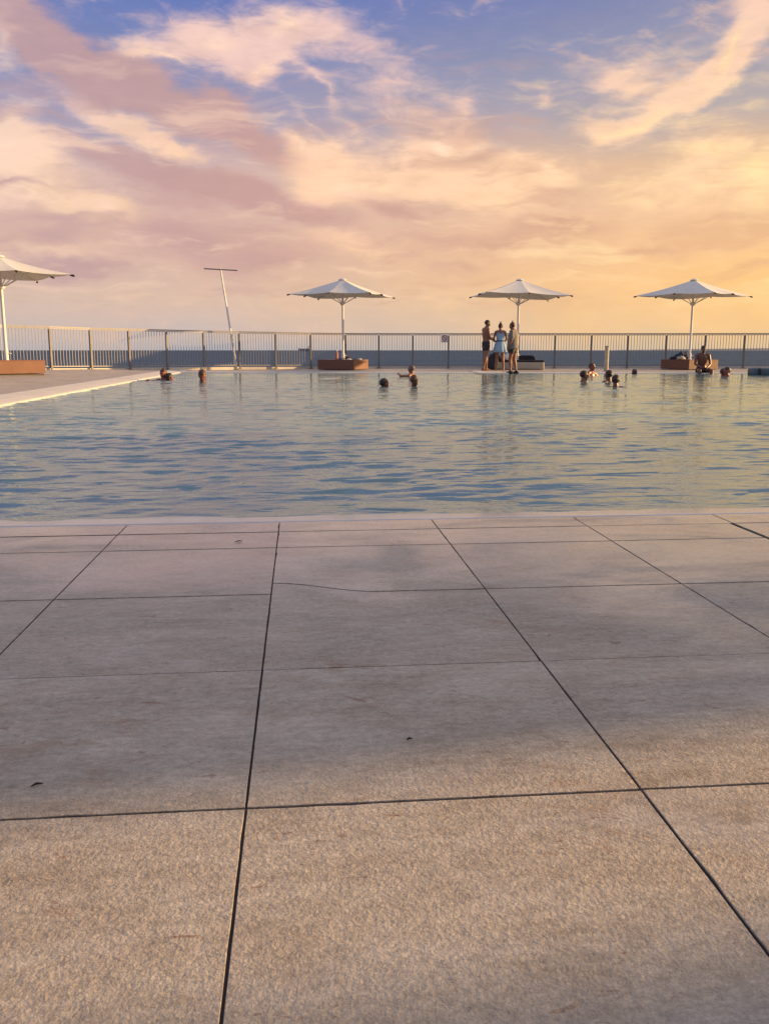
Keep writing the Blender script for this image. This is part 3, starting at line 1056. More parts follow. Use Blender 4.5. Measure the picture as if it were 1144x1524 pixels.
# prohibition sign hung on the railing
pA = at_depth(661.0, 1.345 * 1331 / 50.5 - 0.10, 0)
sign = thing('prohibition_sign', (pA.x, pA.y, 1.345 - 0.02 - 0.275), -YAW, 'small white square sign with a red prohibition ring hung on the railing', 'sign')
bm = bmesh.new()
add_box(bm, (0, 0, 0.125), (0.27, 0.006, 0.30), bevel=0.002)
obj('sign_board', bm, 'white_sign', sign)


def ring_mesh(bm, r0, r1, y0, y1, cz, n=36):
    vs_ = []
    for k in range(n):
        a = 2 * math.pi * k / n
        vs_.append([bm.verts.new((r * math.cos(a), y, cz + r * math.sin(a))) for r, y in ((r0, y0), (r1, y0), (r1, y1), (r0, y1))])
    for k in range(n):
        a, b = vs_[k], vs_[(k + 1) % n]
        for j in range(4):
            bm.faces.new((a[j], a[(j + 1) % 4], b[(j + 1) % 4], b[j]))


bm = bmesh.new()
ring_mesh(bm, 0.078, 0.104, -0.009, -0.0035, 0.145)
add_box(bm, (0, -0.007, 0.145), (0.17, 0.005, 0.022), rot=Matrix.Rotation(R(45), 3, 'Y'))
obj('ring', bm, 'red_sign', sign)
bm = bmesh.new()          # little diving figure and a text bar
add_ell(bm, (-0.028, -0.0055, 0.172), (0.013, 0.002, 0.013), 10, 6)
add_loft(bm, [(-0.015, -0.0055, 0.160), (0.018, -0.0055, 0.138), (0.045, -0.0055, 0.120)], [(0.012, 0.002), (0.010, 0.002), (0.006, 0.002)], 8, ref=(0, 0, 1))
add_loft(bm, [(-0.020, -0.0055, 0.158), (-0.045, -0.0055, 0.135)], [(0.006, 0.002), (0.005, 0.002)], 8, ref=(0, 0, 1))
add_box(bm, (0, -0.0045, 0.002), (0.22, 0.002, 0.014))
obj('pictogram', bm, 'black', sign)

# ------------------------------------------------------------------ leaning T mast
mb = at_depth(351.5, 33.2, 0.02)
mast = thing('light_mast', mb, -YAW, 'slim white mast leaning left with a thin crossbar at its top', 'mast')
bm = bmesh.new()
topv = Vector((-24.0 / 1331 * 33.2 * 1.0 + 0.12, 0.0, (549 - 405) / 1331 * 33.2))
add_loft(bm, [(0, 0, 0), topv * 0.5, topv * 1.012], [0.042, 0.036, 0.028], 12, round_ends=False)
obj('pole', bm, 'white_paint', mast, smooth=False)
bm = bmesh.new()
add_loft(bm, [topv + Vector((-0.60, -0.04, 0.035)), topv + Vector((0.62, -0.04, -0.03))], [0.022, 0.022], 10, round_ends=False)
obj('crossbar', bm, 'steel', mast)
bm = bmesh.new()
add_loft(bm, [(0, 0, 0.0), (0, 0, 0.03)], [0.12, 0.12], 16, round_ends=False)
add_loft(bm, [(0, 0, 0.03), (-0.015, 0, 0.14)], [0.06, 0.055], 16, round_ends=False)
obj('base_plate', bm, 'white_paint', mast)

# ------------------------------------------------------------------ parasols


def make_umbrella(loc, ang, label, s=1.0, tilt=(0, 0), dz=0.0, group='square white parasols beside the pool'):
    t = thing('parasol', loc, 0, label, 'parasol', group)
    z0 = 0.30
    za, zc, zm = 3.25 + dz * 1.5, 2.70 + dz, 2.735 + dz
    rc, rm = 2.14 * s, 1.47 * s
    tl = Matrix.Rotation(tilt[0], 4, 'Y') @ Matrix.Rotation(tilt[1], 4, 'X')
    hubz = 2.42 + dz

    def T(v_):
        v_ = Vector(v_) - Vector((0, 0, hubz))
        return tl @ v_ + Vector((0, 0, hubz))
    ends = []
    for k in range(8):
        a = ang + k * math.pi / 4
        r_, z_ = (rc, zc) if k % 2 == 0 else (rm, zm)
        ends.append(Vector((r_ * math.cos(a), r_ * math.sin(a), z_)))
    # canopy: upper and lower skin, hollow between ribs
    bm = bmesh.new()
    N1, N2 = 8, 6
    for skin in (0, 1):
        off = -0.006 * skin
        cache = {}

        def V(k, i, j):
            # along rib i of N1, across panel j of N2 (between rib k and k+1)
            k2 = (k + 1) % 8
            key = (k2, i, 0) if j == N2 else (k, i, j)
            if i == 0:
                key = ('apex', k if j < N2 else k2, 0 if j == N2 else j)
            if key in cache:
                return cache[key]
            f = i / N1
            r0 = 0.10
            A0 = Vector((math.cos(ang + k * math.pi / 4) * r0, math.sin(ang + k * math.pi / 4) * r0, za))
            B0 = Vector((math.cos(ang + (k + 1) * math.pi / 4) * r0, math.sin(ang + (k + 1) * math.pi / 4) * r0, za))
            A1, B1 = ends[k], ends[k2]
            pa = A0.lerp(A1, f)
            pb = B0.lerp(B1, f)
            g = j / N2
            p = pa.lerp(pb, g)
            sag = 4 * g * (1 - g)
            p.z -= 0.03 * sag * f + 0.035 * math.sin(math.pi * f)
            pull = 1 - 0.035 * sag * f ** 3
            p.x *= pull
            p.y *= pull
            p.z += off
            cache[key] = bm.verts.new(T(p))
            return cache[key]
        rim = []
        for k in range(8):
            for i in range(N1):
                for j in range(N2):
                    vs_ = [V(k, i, j), V(k, i + 1, j), V(k, i + 1, j + 1), V(k, i, j + 1)]
                    vs2 = []
                    for q in vs_:
                        if q not in vs2:
                            vs2.append(q)
                    if len(vs2) > 2:
                        bm.faces.new(vs2)
            for j in range(N2):
                rim.append(V(k, N1, j))
        if skin == 0:
            rim0 = rim
        else:
            n_ = len(rim)
            for q in range(n_):
                bm.faces.new((rim0[q], rim0[(q + 1) % n_], rim[(q + 1) % n_], rim[q]))
    obj('canopy', bm, 'canopy', t, smooth=False)
    bm = bmesh.new()
    add_loft(bm, [T((0, 0, za + 0.005)), T((0, 0, za + 0.035)), T((0, 0, za + 0.07))], [(0.16), (0.13), (0.03)], 16, round_ends=False)
    obj('top_cap', bm, 'white_paint', t)
    bm = bmesh.new()
    add_loft(bm, [(0, 0, z0), (0, 0, 2.4 + dz), T((0, 0, za - 0.03))], [0.042, 0.040, 0.036], 14, round_ends=False)
    obj('pole', bm, 'white_paint', t, smooth=False)
    bm = bmesh.new()
    add_loft(bm, [T((0, 0, hubz - 0.07)), T((0, 0, hubz - 0.03)), T((0, 0, hubz + 0.03))], [0.06, 0.10, 0.10], 16, round_ends=False)
    obj('hub', bm, 'white_paint', t)
    bm = bmesh.new()
    add_loft(bm, [(0, 0, z0), (0, 0, z0 + 0.30)], [0.058, 0.058], 14, round_ends=False)
    add_loft(bm, [(0.05, 0, z0 + 0.22), (0.11, 0, z0 + 0.22)], [0.012, 0.02], 8)
    obj('pole_sleeve', bm, 'white_paint', t)
    for k in range(8):
        a = ang + k * math.pi / 4
        e = ends[k]
        bm = bmesh.new()
        start = Vector((math.cos(a) * 0.09, math.sin(a) * 0.09, za - 0.05))
        pts_ = [start.lerp(e, f) + Vector((0, 0, -0.035 * math.sin(math.pi * f) - 0.028)) for f in (0, .25, .5, .75, 1.0)]
        add_loft(bm, [T(p) for p in pts_], [0.014] * 5, 6, round_ends=False)
        rb = obj('rib', bm, 'white_paint', t)
        bm = bmesh.new()
        mid_ = start.lerp(e, 0.46 if k % 2 == 0 else 0.58) + Vector((0, 0, -0.06))
        add_loft(bm, [T((math.cos(a) * 0.09, math.sin(a) * 0.09, hubz)), T(mid_)], [0.013, 0.013], 6, round_ends=False)
        obj('strut', bm, 'white_paint', rb)
        bm = bmesh.new()
        d_ = Vector((math.cos(a), math.sin(a), -0.25)).normalized()
        add_loft(bm, [T(e + Vector((0, 0, -0.028)) - d_ * 0.02), T(e + Vector((0, 0, -0.028)) + d_ * 0.05)], [0.024, 0.028], 8)
        obj('tip_cap', bm, 'black', rb)
    return t


def cam_ang(deg):
    """angle in the camera's ground frame (0 = right, 90 = away) -> world angle"""
    return R(deg) - YAW


make_umbrella(at_depth(9 + 0, 22.4, 0.12 - 0.0), cam_ang(-5.7), 'white square parasol cut off by the left edge, fully lit cream by the sun', s=0.86, dz=-0.27)
make_umbrella(at_depth(510.5, 33.3, 0.0), cam_ang(28.7), 'white square parasol left of the middle, on the tan box with a pink bottle', s=1.0)
make_umbrella(at_depth(769.5, 33.5, 0.0), cam_ang(-39.4), 'white square parasol rising from the cream daybed behind the three standing people', s=1.0, tilt=(-0.035 * -1, 0))
make_umbrella(at_depth(1026, 33.5, 0.0), cam_ang(0.5), 'white square parasol at the right, its left side blue in shade', s=1.0)

# ------------------------------------------------------------------ boxes / daybeds


def make_box(loc, ang, s, h, label):
    t = thing('plinth_bench', loc, ang, label, 'bench', 'tan box benches round the parasol poles')
    bm = bmesh.new()
    add_box(bm, (0, 0, h / 2 + 0.015), (s, s, h - 0.03), bevel=0.008)
    obj('body', bm, 'terracotta', t)
    bm = bmesh.new()
    add_box(bm, (0, 0, 0.0), (s - 0.06, s - 0.06, 0.035))
    obj('plinth', bm, 'black', t)
    bm = bmesh.new()
    add_box(bm, (0, 0, h + 0.008), (s + 0.012, s + 0.012, 0.018), bevel=0.004)
    obj('top', bm, 'terracotta', t)
    return t


h_ = 0.36
make_box(at_depth(9, 22.4, 0.12), cam_ang(3 + 45), 1.34, 0.34, 'low tan box bench under the leftmost parasol, its face lit orange')
B2 = at_depth(510.5, 33.3, 0.0)
make_box(B2, cam_ang(24.7 + 45), 1.44, 0.36, 'low brown box bench left of the middle with one orange lit end')
B4 = at_depth(1026, 33.5, 0.0)
make_box(B4, cam_ang(-18.8 + 45), 1.44, 0.36, 'low brown box bench behind the man sitting on the pool edge')

B3 = at_depth(768, 33.6, 0.0)
t = thing('daybed', B3, cam_ang(-8.4), 'cream daybed with a dark mattress behind the three standing people', 'daybed')
bm = bmesh.new()
add_box(bm, (0, 0, 0.15), (2.06, 1.25, 0.27), bevel=0.05, seg=3)
obj('base', bm, 'cream', t, smooth=False)
bm = bmesh.new()
add_box(bm, (0.05, 0, 0.325), (1.96, 1.2, 0.075), bevel=0.03, seg=3)
obj('mattress', bm, 'dark_fabric', t)
bm = bmesh.new()
prof_ = [(-0.35, 0.365), (0.72, 0.365), (0.66, 0.50), (0.58, 0.53), (-0.02, 0.53), (-0.2, 0.50)]
A = [bm.verts.new((x, -0.1, z)) for x, z in prof_]
B = [bm.verts.new((x, 0.25, z)) for x, z in prof_]
bm.faces.new(A)
bm.faces.new(B[::-1])
for k in range(len(prof_)):
    bm.faces.new((A[k], A[(k + 1) % 6], B[(k + 1) % 6], B[k]))
bmesh.ops.bevel(bm, geom=bm.edges[:], offset=0.02, segments=2, affect='EDGES')
obj('back_cushion', bm, 'dark_fabric', t)


def bundle(name, loc, size, m, label, cat, seed=0, parent=None, rot=0.0):
    bm = bmesh.new()
    bmesh.ops.create_icosphere(bm, subdivisions=4, radius=1.0)
    for v_ in bm.verts:
        n_ = v_.co.normalized()
        f = 1 + 0.28 * noise.noise(n_ * 1.8 + Vector((seed, 0, 0))) + 0.16 * noise.noise(n_ * 4.5 + Vector((0, seed, 0))) + 0.05 * noise.noise(n_ * 11)
        p = n_ * f
        if p.z < 0:
            p.z *= 0.15
        v_.co = Vector((p.x * size[0], p.y * size[1], p.z * size[2]))
    zmin = min(v_.co.z for v_ in bm.verts)
    for v_ in bm.verts:
        v_.co.z -= zmin
    o = obj(name, bm, m, parent, smooth=True)
    o.location = loc
    o.rotation_euler = (0, 0, rot)
    if label:
        tag(o, label, cat)
    return o


TOP = 0.379


def bottle(name, loc, h, r, m, label):
    t = thing(name, loc, 0, label, 'bottle')
    bm = bmesh.new()
    add_loft(bm, [(0, 0, 0), (0, 0, 0.02), (0, 0, h * 0.7), (0, 0, h * 0.82), (0, 0, h * 0.9)], [r * 0.9, r, r, r * 0.5, r * 0.4], 16, round_ends=False)
    obj('body', bm, m, t, smooth=False)
    bm = bmesh.new()
    add_loft(bm, [(0, 0, h * 0.9), (0, 0, h)], [r * 0.48, r * 0.48], 12, round_ends=False)
    obj('cap', bm, 'white_sign', t)


def on2(px, dZ=0.0):
    return at_depth(px, 33.3 + dZ, TOP)


bottle('bottle', on2(501.0, -0.2), 0.36, 0.05, 'pink_plastic', 'tall pink bottle standing on the brown box bench left of the parasol pole')
bundle('crumpled_shirt', on2(517, -0.1), (0.11, 0.10, 0.10), 'dark_fabric', 'crumpled black shirt just right of the pole on the bench with the pink bottle', 'clothing', 3)
bundle('towel', on2(519, -0.45), (0.10, 0.07, 0.03), 'white_cloth', 'small white towel in front of the black shirt on the box bench', 'towel', 5)
bundle('sandal_bag', on2(507.0, -0.3), (0.08, 0.06, 0.05), 'navy_fabric', 'small navy bag between pink bottle and parasol pole', 'bag', 9)
bundle('folded_towel', on2(528.5, 0.0), (0.11, 0.08, 0.022), 'dark_fabric', 'flat dark folded cloth at the lit corner of the box bench', 'towel', 11)
bundle('folded_towel', on2(535, 0.1), (0.09, 0.07, 0.03), 'white_cloth', 'white folded towel nearest the right end of the box bench', 'towel', 12)


def on4(px, dZ=0.0, z=TOP):
    return at_depth(px, 33.5 + dZ, z)


bundle('backpack', on4(1015, -0.1), (0.27, 0.2, 0.24), 'navy_fabric', 'dark blue backpack heaped on the box bench left of the right parasol pole', 'backpack', 21)
bundle('dark_clothes', on4(1003, 0.1), (0.2, 0.14, 0.09), 'dark_fabric', 'dark clothes lying left of the backpack on the box bench', 'clothing', 23)
bundle('rolled_towel', on4(1013.5, -0.45), (0.15, 0.10, 0.115), 'cream', 'pale rolled towel in front of the dark blue backpack', 'towel', 25)
bundle('small_pouch', on4(1026.5, -0.5), (0.06, 0.05, 0.05), 'white_cloth', 'small pale pouch at the foot of the right parasol pole', 'pouch', 27)
bundle('shopping_bag', at_depth(756, 33.0, 0.362), (0.14, 0.12, 0.21), 'white_cloth', 'white bag on the daybed between the two standing women', 'bag', 31)
bundle('dark_bag', at_depth(734, 32.6, 0.014), (0.20, 0.16, 0.52), 'dark_fabric', 'tall dark bag on the deck between man and woman in pale dress', 'bag', 33)
bundle('beach_bag', at_depth(742, 33.2, 0.362), (0.16, 0.12, 0.14), 'dark_fabric', 'dark bag on the left end of the daybed', 'bag', 35)

# bollard at the pool edge
bp_ = ground(901.5, 552.3, 0.014)
t = thing('bollard', bp_, -YAW, 'round cream bollard light standing alone at the far pool edge', 'bollard')
bm = bmesh.new()
add_loft(bm, [(0, 0, 0), (0, 0, 0.80)], [0.072, 0.072], 20, round_ends=False)
obj('shaft', bm, 'cream', t, smooth=False)
bm = bmesh.new()
add_loft(bm, [(0, 0, 0.803), (0, 0, 0.835), (0, 0, 0.85)], [0.076, 0.076, 0.06], 20, round_ends=False)
obj('cap', bm, 'steel', t)
bm = bmesh.new()
add_loft(bm, [(0, 0, 0.001), (0, 0, 0.02)], [0.10, 0.10], 20, round_ends=False)
obj('base_flange', bm, 'steel', t)

# blue-grey padded roll at right
p_ = at_depth(1150, 27.0, -0.01)
t = thing('float_mat', p_, -YAW, 'blue grey padded block at the right edge of the picture by the pool', 'pool float')
bm = bmesh.new()
add_box(bm, (0, 0, 0.08), (1.28, 0.55, 0.24), bevel=0.07, seg=4)
obj('body', bm, 'blue_vinyl', t, smooth=True)
bm = bmesh.new()
for x in (-0.48, 0.48):
    add_box(bm, (x, 0, 0.08), (0.04, 0.556, 0.246), bevel=0.07, seg=4)
obj('strap', bm, 'dark_fabric', t)

# entry ledge in front of the three
e0 = ground(713, 555.0, 0.02)
e1 = ground(757, 555.0, 0.02)
bm = bmesh.new()
dd = (e1 - e0).normalized()
nn = Vector((-dd.y, dd.x, 0))
far_ = 3.1
prism(bm, [(p.x, p.y) for p in (e0, e1, e1 + nn * far_, e0 + nn * far_)], -0.02, 0.02)
bmesh.ops.bevel(bm, geom=bm.edges[:], offset=0.006, segments=2, affect='EDGES')
bmz = obj('entry_ledge', bm, 'coping')
tag(bmz, 'pale stone ledge over the pool under the standing man and woman in pale dress', 'ledge')

# ------------------------------------------------------------------ people


def remeshed(bm, voxel, smooth_it=2):
    me_ = bpy.data.meshes.new('tmp')
    bmesh.ops.recalc_face_normals(bm, faces=bm.faces[:])
    bm.to_mesh(me_)
    bm.free()
    o = bpy.data.objects.new('tmp', me_)
    col.objects.link(o)
    m_ = o.modifiers.new('r', 'REMESH')
    m_.mode = 'VOXEL'
    m_.voxel_size = voxel
    m_.adaptivity = 0
    if smooth_it:
        s_ = o.modifiers.new('s', 'SMOOTH')
        s_.factor = 0.5
        s_.iterations = smooth_it
    dg = bpy.context.evaluated_depsgraph_get()
    res = bpy.data.meshes.new_from_object(o.evaluated_get(dg))
    bpy.data.objects.remove(o)
    bpy.data.meshes.remove(me_)
    return res


def hand(bm, w, d, side, curl=0.35):
    """w wrist point, d direction of the hand, side = direction of the thumb"""
    d = Vector(d).normalized()
    side = Vector(side)
    side = (side - d * side.dot(d)).normalized()
    nrm = d.cross(side)
    add_loft(bm, [w, w + d * 0.04, w + d * 0.085], [(0.026, 0.018), (0.038, 0.016), (0.040, 0.014)], 10, ref=side)
    for k, (o_, ln) in enumerate(((0.029, 0.070), (0.010, 0.080), (-0.010, 0.074), (-0.029, 0.058))):
        b0 = w + d * 0.082 + side * o_
        b1 = b0 + (d * math.cos(curl) + nrm * math.sin(curl)) * ln * 0.5
        b2 = b1 + (d * math.cos(curl * 2.2) + nrm * math.sin(curl * 2.2)) * ln * 0.5
        add_loft(bm, [b0, b1, b2], [0.0095, 0.009, 0.0078], 7)
    t0 = w + d * 0.025 + side * 0.026
    t1 = t0 + (d * 0.6 + side * 0.7).normalized() * 0.035
    t2 = t1 + (d * 0.95 + side * 0.25 + nrm * 0.3).normalized() * 0.03
    add_loft(bm, [t0, t1, t2], [0.012, 0.011, 0.009], 7)


def head_shape(bm, hc, yaw=0.0, pitch=0.0, s=1.0):
    """head at centre hc, facing +Y before yaw"""
    rot = Matrix.Rotation(yaw, 3, 'Z') @ Matrix.Rotation(pitch, 3, 'X')
    start = set(bm.verts)
    # cranium
    add_ell(bm, (0, -0.012, 0.028), (0.074, 0.094, 0.088), 20, 14)
    # face wedge down to the chin
    add_loft(bm, [(0, 0.018, 0.03), (0, 0.024, -0.02), (0, 0.030, -0.065), (0, 0.040, -0.098)],
             [(0.066, 0.066), (0.062, 0.060), (0.048, 0.048), (0.024, 0.026)], 14, ref=(1, 0, 0))
    # nose, brow, lips
    add_loft(bm, [(0, 0.078, 0.018), (0, 0.098, -0.018), (0, 0.088, -0.030)], [0.009, 0.014, 0.010], 8)
    add_loft(bm, [(-0.035, 0.072, 0.026), (0, 0.082, 0.024), (0.035, 0.072, 0.026)], [0.010, 0.011, 0.010], 8)
    add_loft(bm, [(-0.020, 0.074, -0.055), (0, 0.082, -0.054), (0.020, 0.074, -0.055)], [0.007, 0.009, 0.007], 8)
    for sx_ in (-1, 1):
        add_ell(bm, (sx_ * 0.076, -0.010, 0.0), (0.009, 0.019, 0.030), 10, 8)
    vs_ = [v_ for v_ in bm.verts if v_ not in start]
    for v_ in vs_:
        v_.co = rot @ (v_.co * s) + Vector(hc)
    return rot


def hair_mesh(hc, rot, s=1.0, style='short', seed=0):
    bm = bmesh.new()
    add_ell(bm, (0, -0.018, 0.036), (0.083, 0.100, 0.092), 24, 18)
    # trim the face opening: push front-lower verts inside
    for v_ in bm.verts:
        p = v_.co
        line = 0.052 if style != 'cropped' else 0.062
        if p.y > 0.005 and p.z < line:
            k = min(1, (line - p.z) / 0.03) * min(1, (p.y - 0.005) / 0.03)
            p.y -= 0.05 * k
            p.x *= 1 - 0.25 * k
            p.z += 0.01 * k
        if p.z < -0.03:
            p.x *= 0.85
            p.y *= 0.92
        n_ = p.normalized()
        amp = 0.010 if style != 'cropped' else 0.002
        v_.co = p * (1 + amp / 0.09 * noise.noise(n_ * 9 + Vector((seed, 0, 0))))
        if style == 'cropped':
            v_.co *= 0.955
    if style in ('bun', 'topknot'):
        zb = 0.135 if style == 'topknot' else 0.125
        yb = -0.03
        add_ell(bm, (0, yb, zb), (0.036, 0.036, 0.030), 14, 10)
        if style == 'topknot':
            add_ell(bm, (0.012, yb - 0.01, zb + 0.035), (0.028, 0.020, 0.022), 10, 8)
    if style == 'wet':
        add_loft(bm, [(0.02, -0.09, 0.03), (0.02, -0.085, -0.06), (0.01, -0.07, -0.13)], [(0.06, 0.02), (0.055, 0.02), (0.03, 0.012)], 12, ref=(1, 0, 0))
    if style == 'long':
        add_loft(bm, [(0, -0.06, 0.03), (0, -0.075, -0.06), (0, -0.06, -0.16), (0, -0.05, -0.22)], [(0.078, 0.045), (0.080, 0.04), (0.07, 0.03), (0.04, 0.02)], 14, ref=(1, 0, 0))
    res = remeshed(bm, 0.008, 1)
    for v_ in res.vertices:
        v_.co = rot @ (v_.co * s) + Vector(hc)
    return res


def person(loc, heading_deg, label, pose, skin='skin_tan', hair='hair_dark', style='short', height=1.68, group=None, clothes=(), build=1.0, voxel=0.009):
    """heading_deg: direction faced in the camera ground frame (0 = right, 90 = away, -90 = towards us)"""
    t = thing('person', loc, cam_ang(heading_deg) - math.pi / 2, label, 'person', group)
    k = height / 1.70
    t.scale = (k, k, k)
    P = dict(pel=(0, 0, 0.92), waist=(0, 0, 1.06), chest=(0, 0.0, 1.27), nb=(0, -0.005, 1.44), head=(0, 0.02, 1.585), hyaw=0.0, hpitch=0.0, legs=True, arms=(True, True),
             shL=(-0.185, -0.01, 1.395), shR=(0.185, -0.01, 1.395), elL=(-0.235, -0.02, 1.12), elR=(0.235, -0.02, 1.12), wrL=(-0.24, 0.06, 0.88), wrR=(0.24, 0.06, 0.88),
             hipL=(-0.09, 0, 0.88), hipR=(0.09, 0, 0.88), knL=(-0.10, 0.02, 0.48), knR=(0.10, 0.02, 0.48), anL=(-0.10, -0.02, 0.085), anR=(0.10, -0.02, 0.085),
             toeL=None, toeR=None, curl=0.4, hdL=None, hdR=None)
    P.update(pose)
    V_ = {a: (Vector(b) if isinstance(b, tuple) and len(b) == 3 and not isinstance(b[0], bool) else b) for a, b in P.items()}
    w = build
    bm = bmesh.new()
    crotch = V_['pel'] + Vector((0, 0, -0.09))
    neck_top = V_['head'] + Vector((0, -0.025, -0.075))
    lat = (V_['shR'] - V_['shL']).normalized()
    add_loft(bm, [crotch, V_['pel'], V_['waist'], V_['chest'], V_['chest'].lerp(V_['nb'], 0.6), V_['nb'], V_['nb'].lerp(neck_top, 0.45), neck_top],
             [(0.12 * w, 0.09 * w), (0.165 * w, 0.115 * w), (0.135 * w, 0.098 * w), (0.160 * w, 0.112 * w), (0.165 * w, 0.098 * w), (0.095, 0.068), (0.056, 0.056), (0.052, 0.055)], 20, ref=lat)
    rot = head_shape(bm, V_['head'], V_['hyaw'], V_['hpitch'])
    for s_, sg in (('L', -1), ('R', 1)):
        if V_['arms'][0 if s_ == 'L' else 1]:
            sh, el_, wr = V_['sh' + s_], V_['el' + s_], V_['wr' + s_]
            add_loft(bm, [V_['nb'] + Vector((sg * 0.05, 0, -0.03)), sh.lerp(V_['nb'], 0.35) + Vector((0, 0, 0.006)), sh], [0.055, 0.058 * w, 0.056 * w], 12)
            add_loft(bm, [sh, sh.lerp(el_, 0.35), el_, el_.lerp(wr, 0.3), wr], [0.054 * w, 0.048 * w, 0.037 * w, 0.038 * w, 0.024], 12)
            hd = V_['hd' + s_] if V_['hd' + s_] is not None else (wr - el_)
            hand(bm, wr, hd, Vector((-sg * 0.3, 1, 0.2)), V_['curl'])
        if V_['legs']:
            hp, kn, an = V_['hip' + s_], V_['kn' + s_], V_['an' + s_]
            add_loft(bm, [hp, hp.lerp(kn, 0.3), kn.lerp(hp, 0.12), kn, kn.lerp(an, 0.3), kn.lerp(an, 0.75), an], [0.092 * w, 0.084 * w, 0.060 * w, 0.056 * w, 0.058 * w, 0.038, 0.036], 14)
            tdir = V_['toe' + s_] if V_['toe' + s_] is not None else Vector((sg * 0.12, 1, 0))
            tdir = tdir.normalized()
            add_loft(bm, [an + Vector((0, 0, -0.04)) - tdir * 0.045, an + Vector((0, 0, -0.03)) + tdir * 0.03, an + Vector((0, 0, -0.052)) + tdir * 0.11, an + Vector((0, 0, -0.062)) + tdir * 0.165],
                     [(0.032, 0.034), (0.036, 0.042), (0.044, 0.024), (0.036, 0.014)], 12, ref=tdir.cross(UP))
    body = remeshed(bm, voxel, 2)
    bo = obj_me('body', body, skin, t, smooth=True)
    if style != 'bald':
        hm = hair_mesh(V_['head'], rot, 1.0, style, seed=len(label))
        obj_me('hair', hm, hair, t, smooth=True)
    for sx_ in (-1, 1):
        bm = bmesh.new()
        add_ell(bm, (0, 0, 0), (0.011, 0.006, 0.006), 8, 6)
        e_ = obj('eye', bm, 'eye', t, smooth=True)
        e_.location = V_['head'] + rot @ Vector((sx_ * 0.031, 0.084, 0.004))
    for cl in clothes:
        bm = bmesh.new()
        if cl == 'trunks':
            add_loft(bm, [crotch + Vector((0, 0, 0.0)), V_['pel'], V_['pel'].lerp(V_['waist'], 0.55)], [(0.14 * w, 0.105 * w), (0.182 * w, 0.130 * w), (0.158 * w, 0.118 * w)], 20, ref=lat, round_ends=False)
            for s_ in 'LR':
                hp, kn = V_['hip' + s_], V_['kn' + s_]
                add_loft(bm, [hp, hp.lerp(kn, 0.48)], [0.105 * w, 0.098 * w], 16, round_ends=False)
            res, m_ = remeshed(bm, 0.011, 1), 'shorts'
            nm = 'shorts'
        elif cl == 'shirt':
            pp = V_['pel'] + Vector((0, 0, -0.10))
            add_loft(bm, [pp, V_['pel'] + Vector((0, .01, 0)), V_['waist'] + Vector((0, 0.015, 0)), V_['chest'], V_['chest'].lerp(V_['nb'], 0.6), V_['nb'] + Vector((0, 0, 0.0))],
                     [(0.215 * w, 0.185 * w), (0.205 * w, 0.175 * w), (0.190 * w, 0.165 * w), (0.190 * w, 0.150 * w), (0.185 * w, 0.118 * w), (0.10, 0.08)], 22, ref=lat, round_ends=False)
            for s_, sg in (('L', -1), ('R', 1)):
                sh, el_ = V_['sh' + s_], V_['el' + s_]
                add_loft(bm, [V_['nb'] + Vector((sg * 0.06, 0, -0.04)), sh, sh.lerp(el_, 0.45), sh.lerp(el_, 0.85)], [0.07, 0.072 * w, 0.072 * w, 0.075 * w], 14, round_ends=False)
            res, m_ = remeshed(bm, 0.012, 2), 'shirt'
            nm = 'shirt'
        elif cl == 'dress':
            n_ = 40
            prof_ = [(V_['chest'] + Vector((0, 0, 0.07)), 0.172, 0.122, 0.0), (V_['chest'], 0.170, 0.125, 0.0), (V_['waist'] + Vector((0, 0, 0.04)), 0.150, 0.114, 0.0), (V_['waist'], 0.156, 0.120, 0.004),
                     (V_['pel'] + Vector((0, 0, 0.02)), 0.205, 0.165, 0.010), (V_['pel'] + Vector((0, 0, -0.12)), 0.245, 0.205, 0.018), (V_['pel'] + Vector((0, 0, -0.25)), 0.275, 0.235, 0.028),
                     (V_['pel'] + Vector((0, 0, -0.252)), 0.262, 0.222, 0.026), (V_['pel'] + Vector((0, 0, -0.12)), 0.230, 0.190, 0.016), (V_['waist'], 0.146, 0.110, 0.0), (V_['chest'] + Vector((0, 0, 0.068)), 0.164, 0.114, 0.0)]
            rows_ = []
            for (c__, a_, b_, r_) in prof_:
                rows_.append([bm.verts.new(c__ + Vector(((a_ + r_ * math.sin(q * 2 * math.pi * 9 / n_)) * math.cos(2 * math.pi * q / n_) * w, (b_ + r_ * math.sin(q * 2 * math.pi * 9 / n_ + 1)) * math.sin(2 * math.pi * q / n_) * w, 0))) for q in range(n_)])
            for a_, b_ in zip(rows_, rows_[1:]):
                for q in range(n_):
                    bm.faces.new((a_[q], a_[(q + 1) % n_], b_[(q + 1) % n_], b_[q]))
            me_ = bpy.data.meshes.new('dress')
            bm.to_mesh(me_)
            bm.free()
            res, m_ = me_, 'dress'
            nm = 'dress'
            b2 = bmesh.new()
            for sg in (-1, 1):
                add_loft(b2, [V_['chest'] + Vector((sg * 0.09, -0.115, 0.06)), V_['nb'] + Vector((sg * 0.085, -0.045, -0.03)), V_['nb'] + Vector((sg * 0.09, 0.03, -0.035)), V_['chest'] + Vector((sg * 0.10, 0.125, 0.06))], [(0.012, 0.006)] * 4, 8, ref=(1, 0, 0))
            obj('strap', b2, 'dress', t)
            b2 = bmesh.new()
            add_loft(b2, [V_['waist'] + Vector((0, 0, 0.0)), V_['waist'] + Vector((0, 0, 0.035))], [(0.162, 0.125), (0.158, 0.122)], 28, ref=(1, 0, 0), round_ends=False)
            obj('belt', b2, 'navy_fabric', t)
        elif cl == 'shoes':
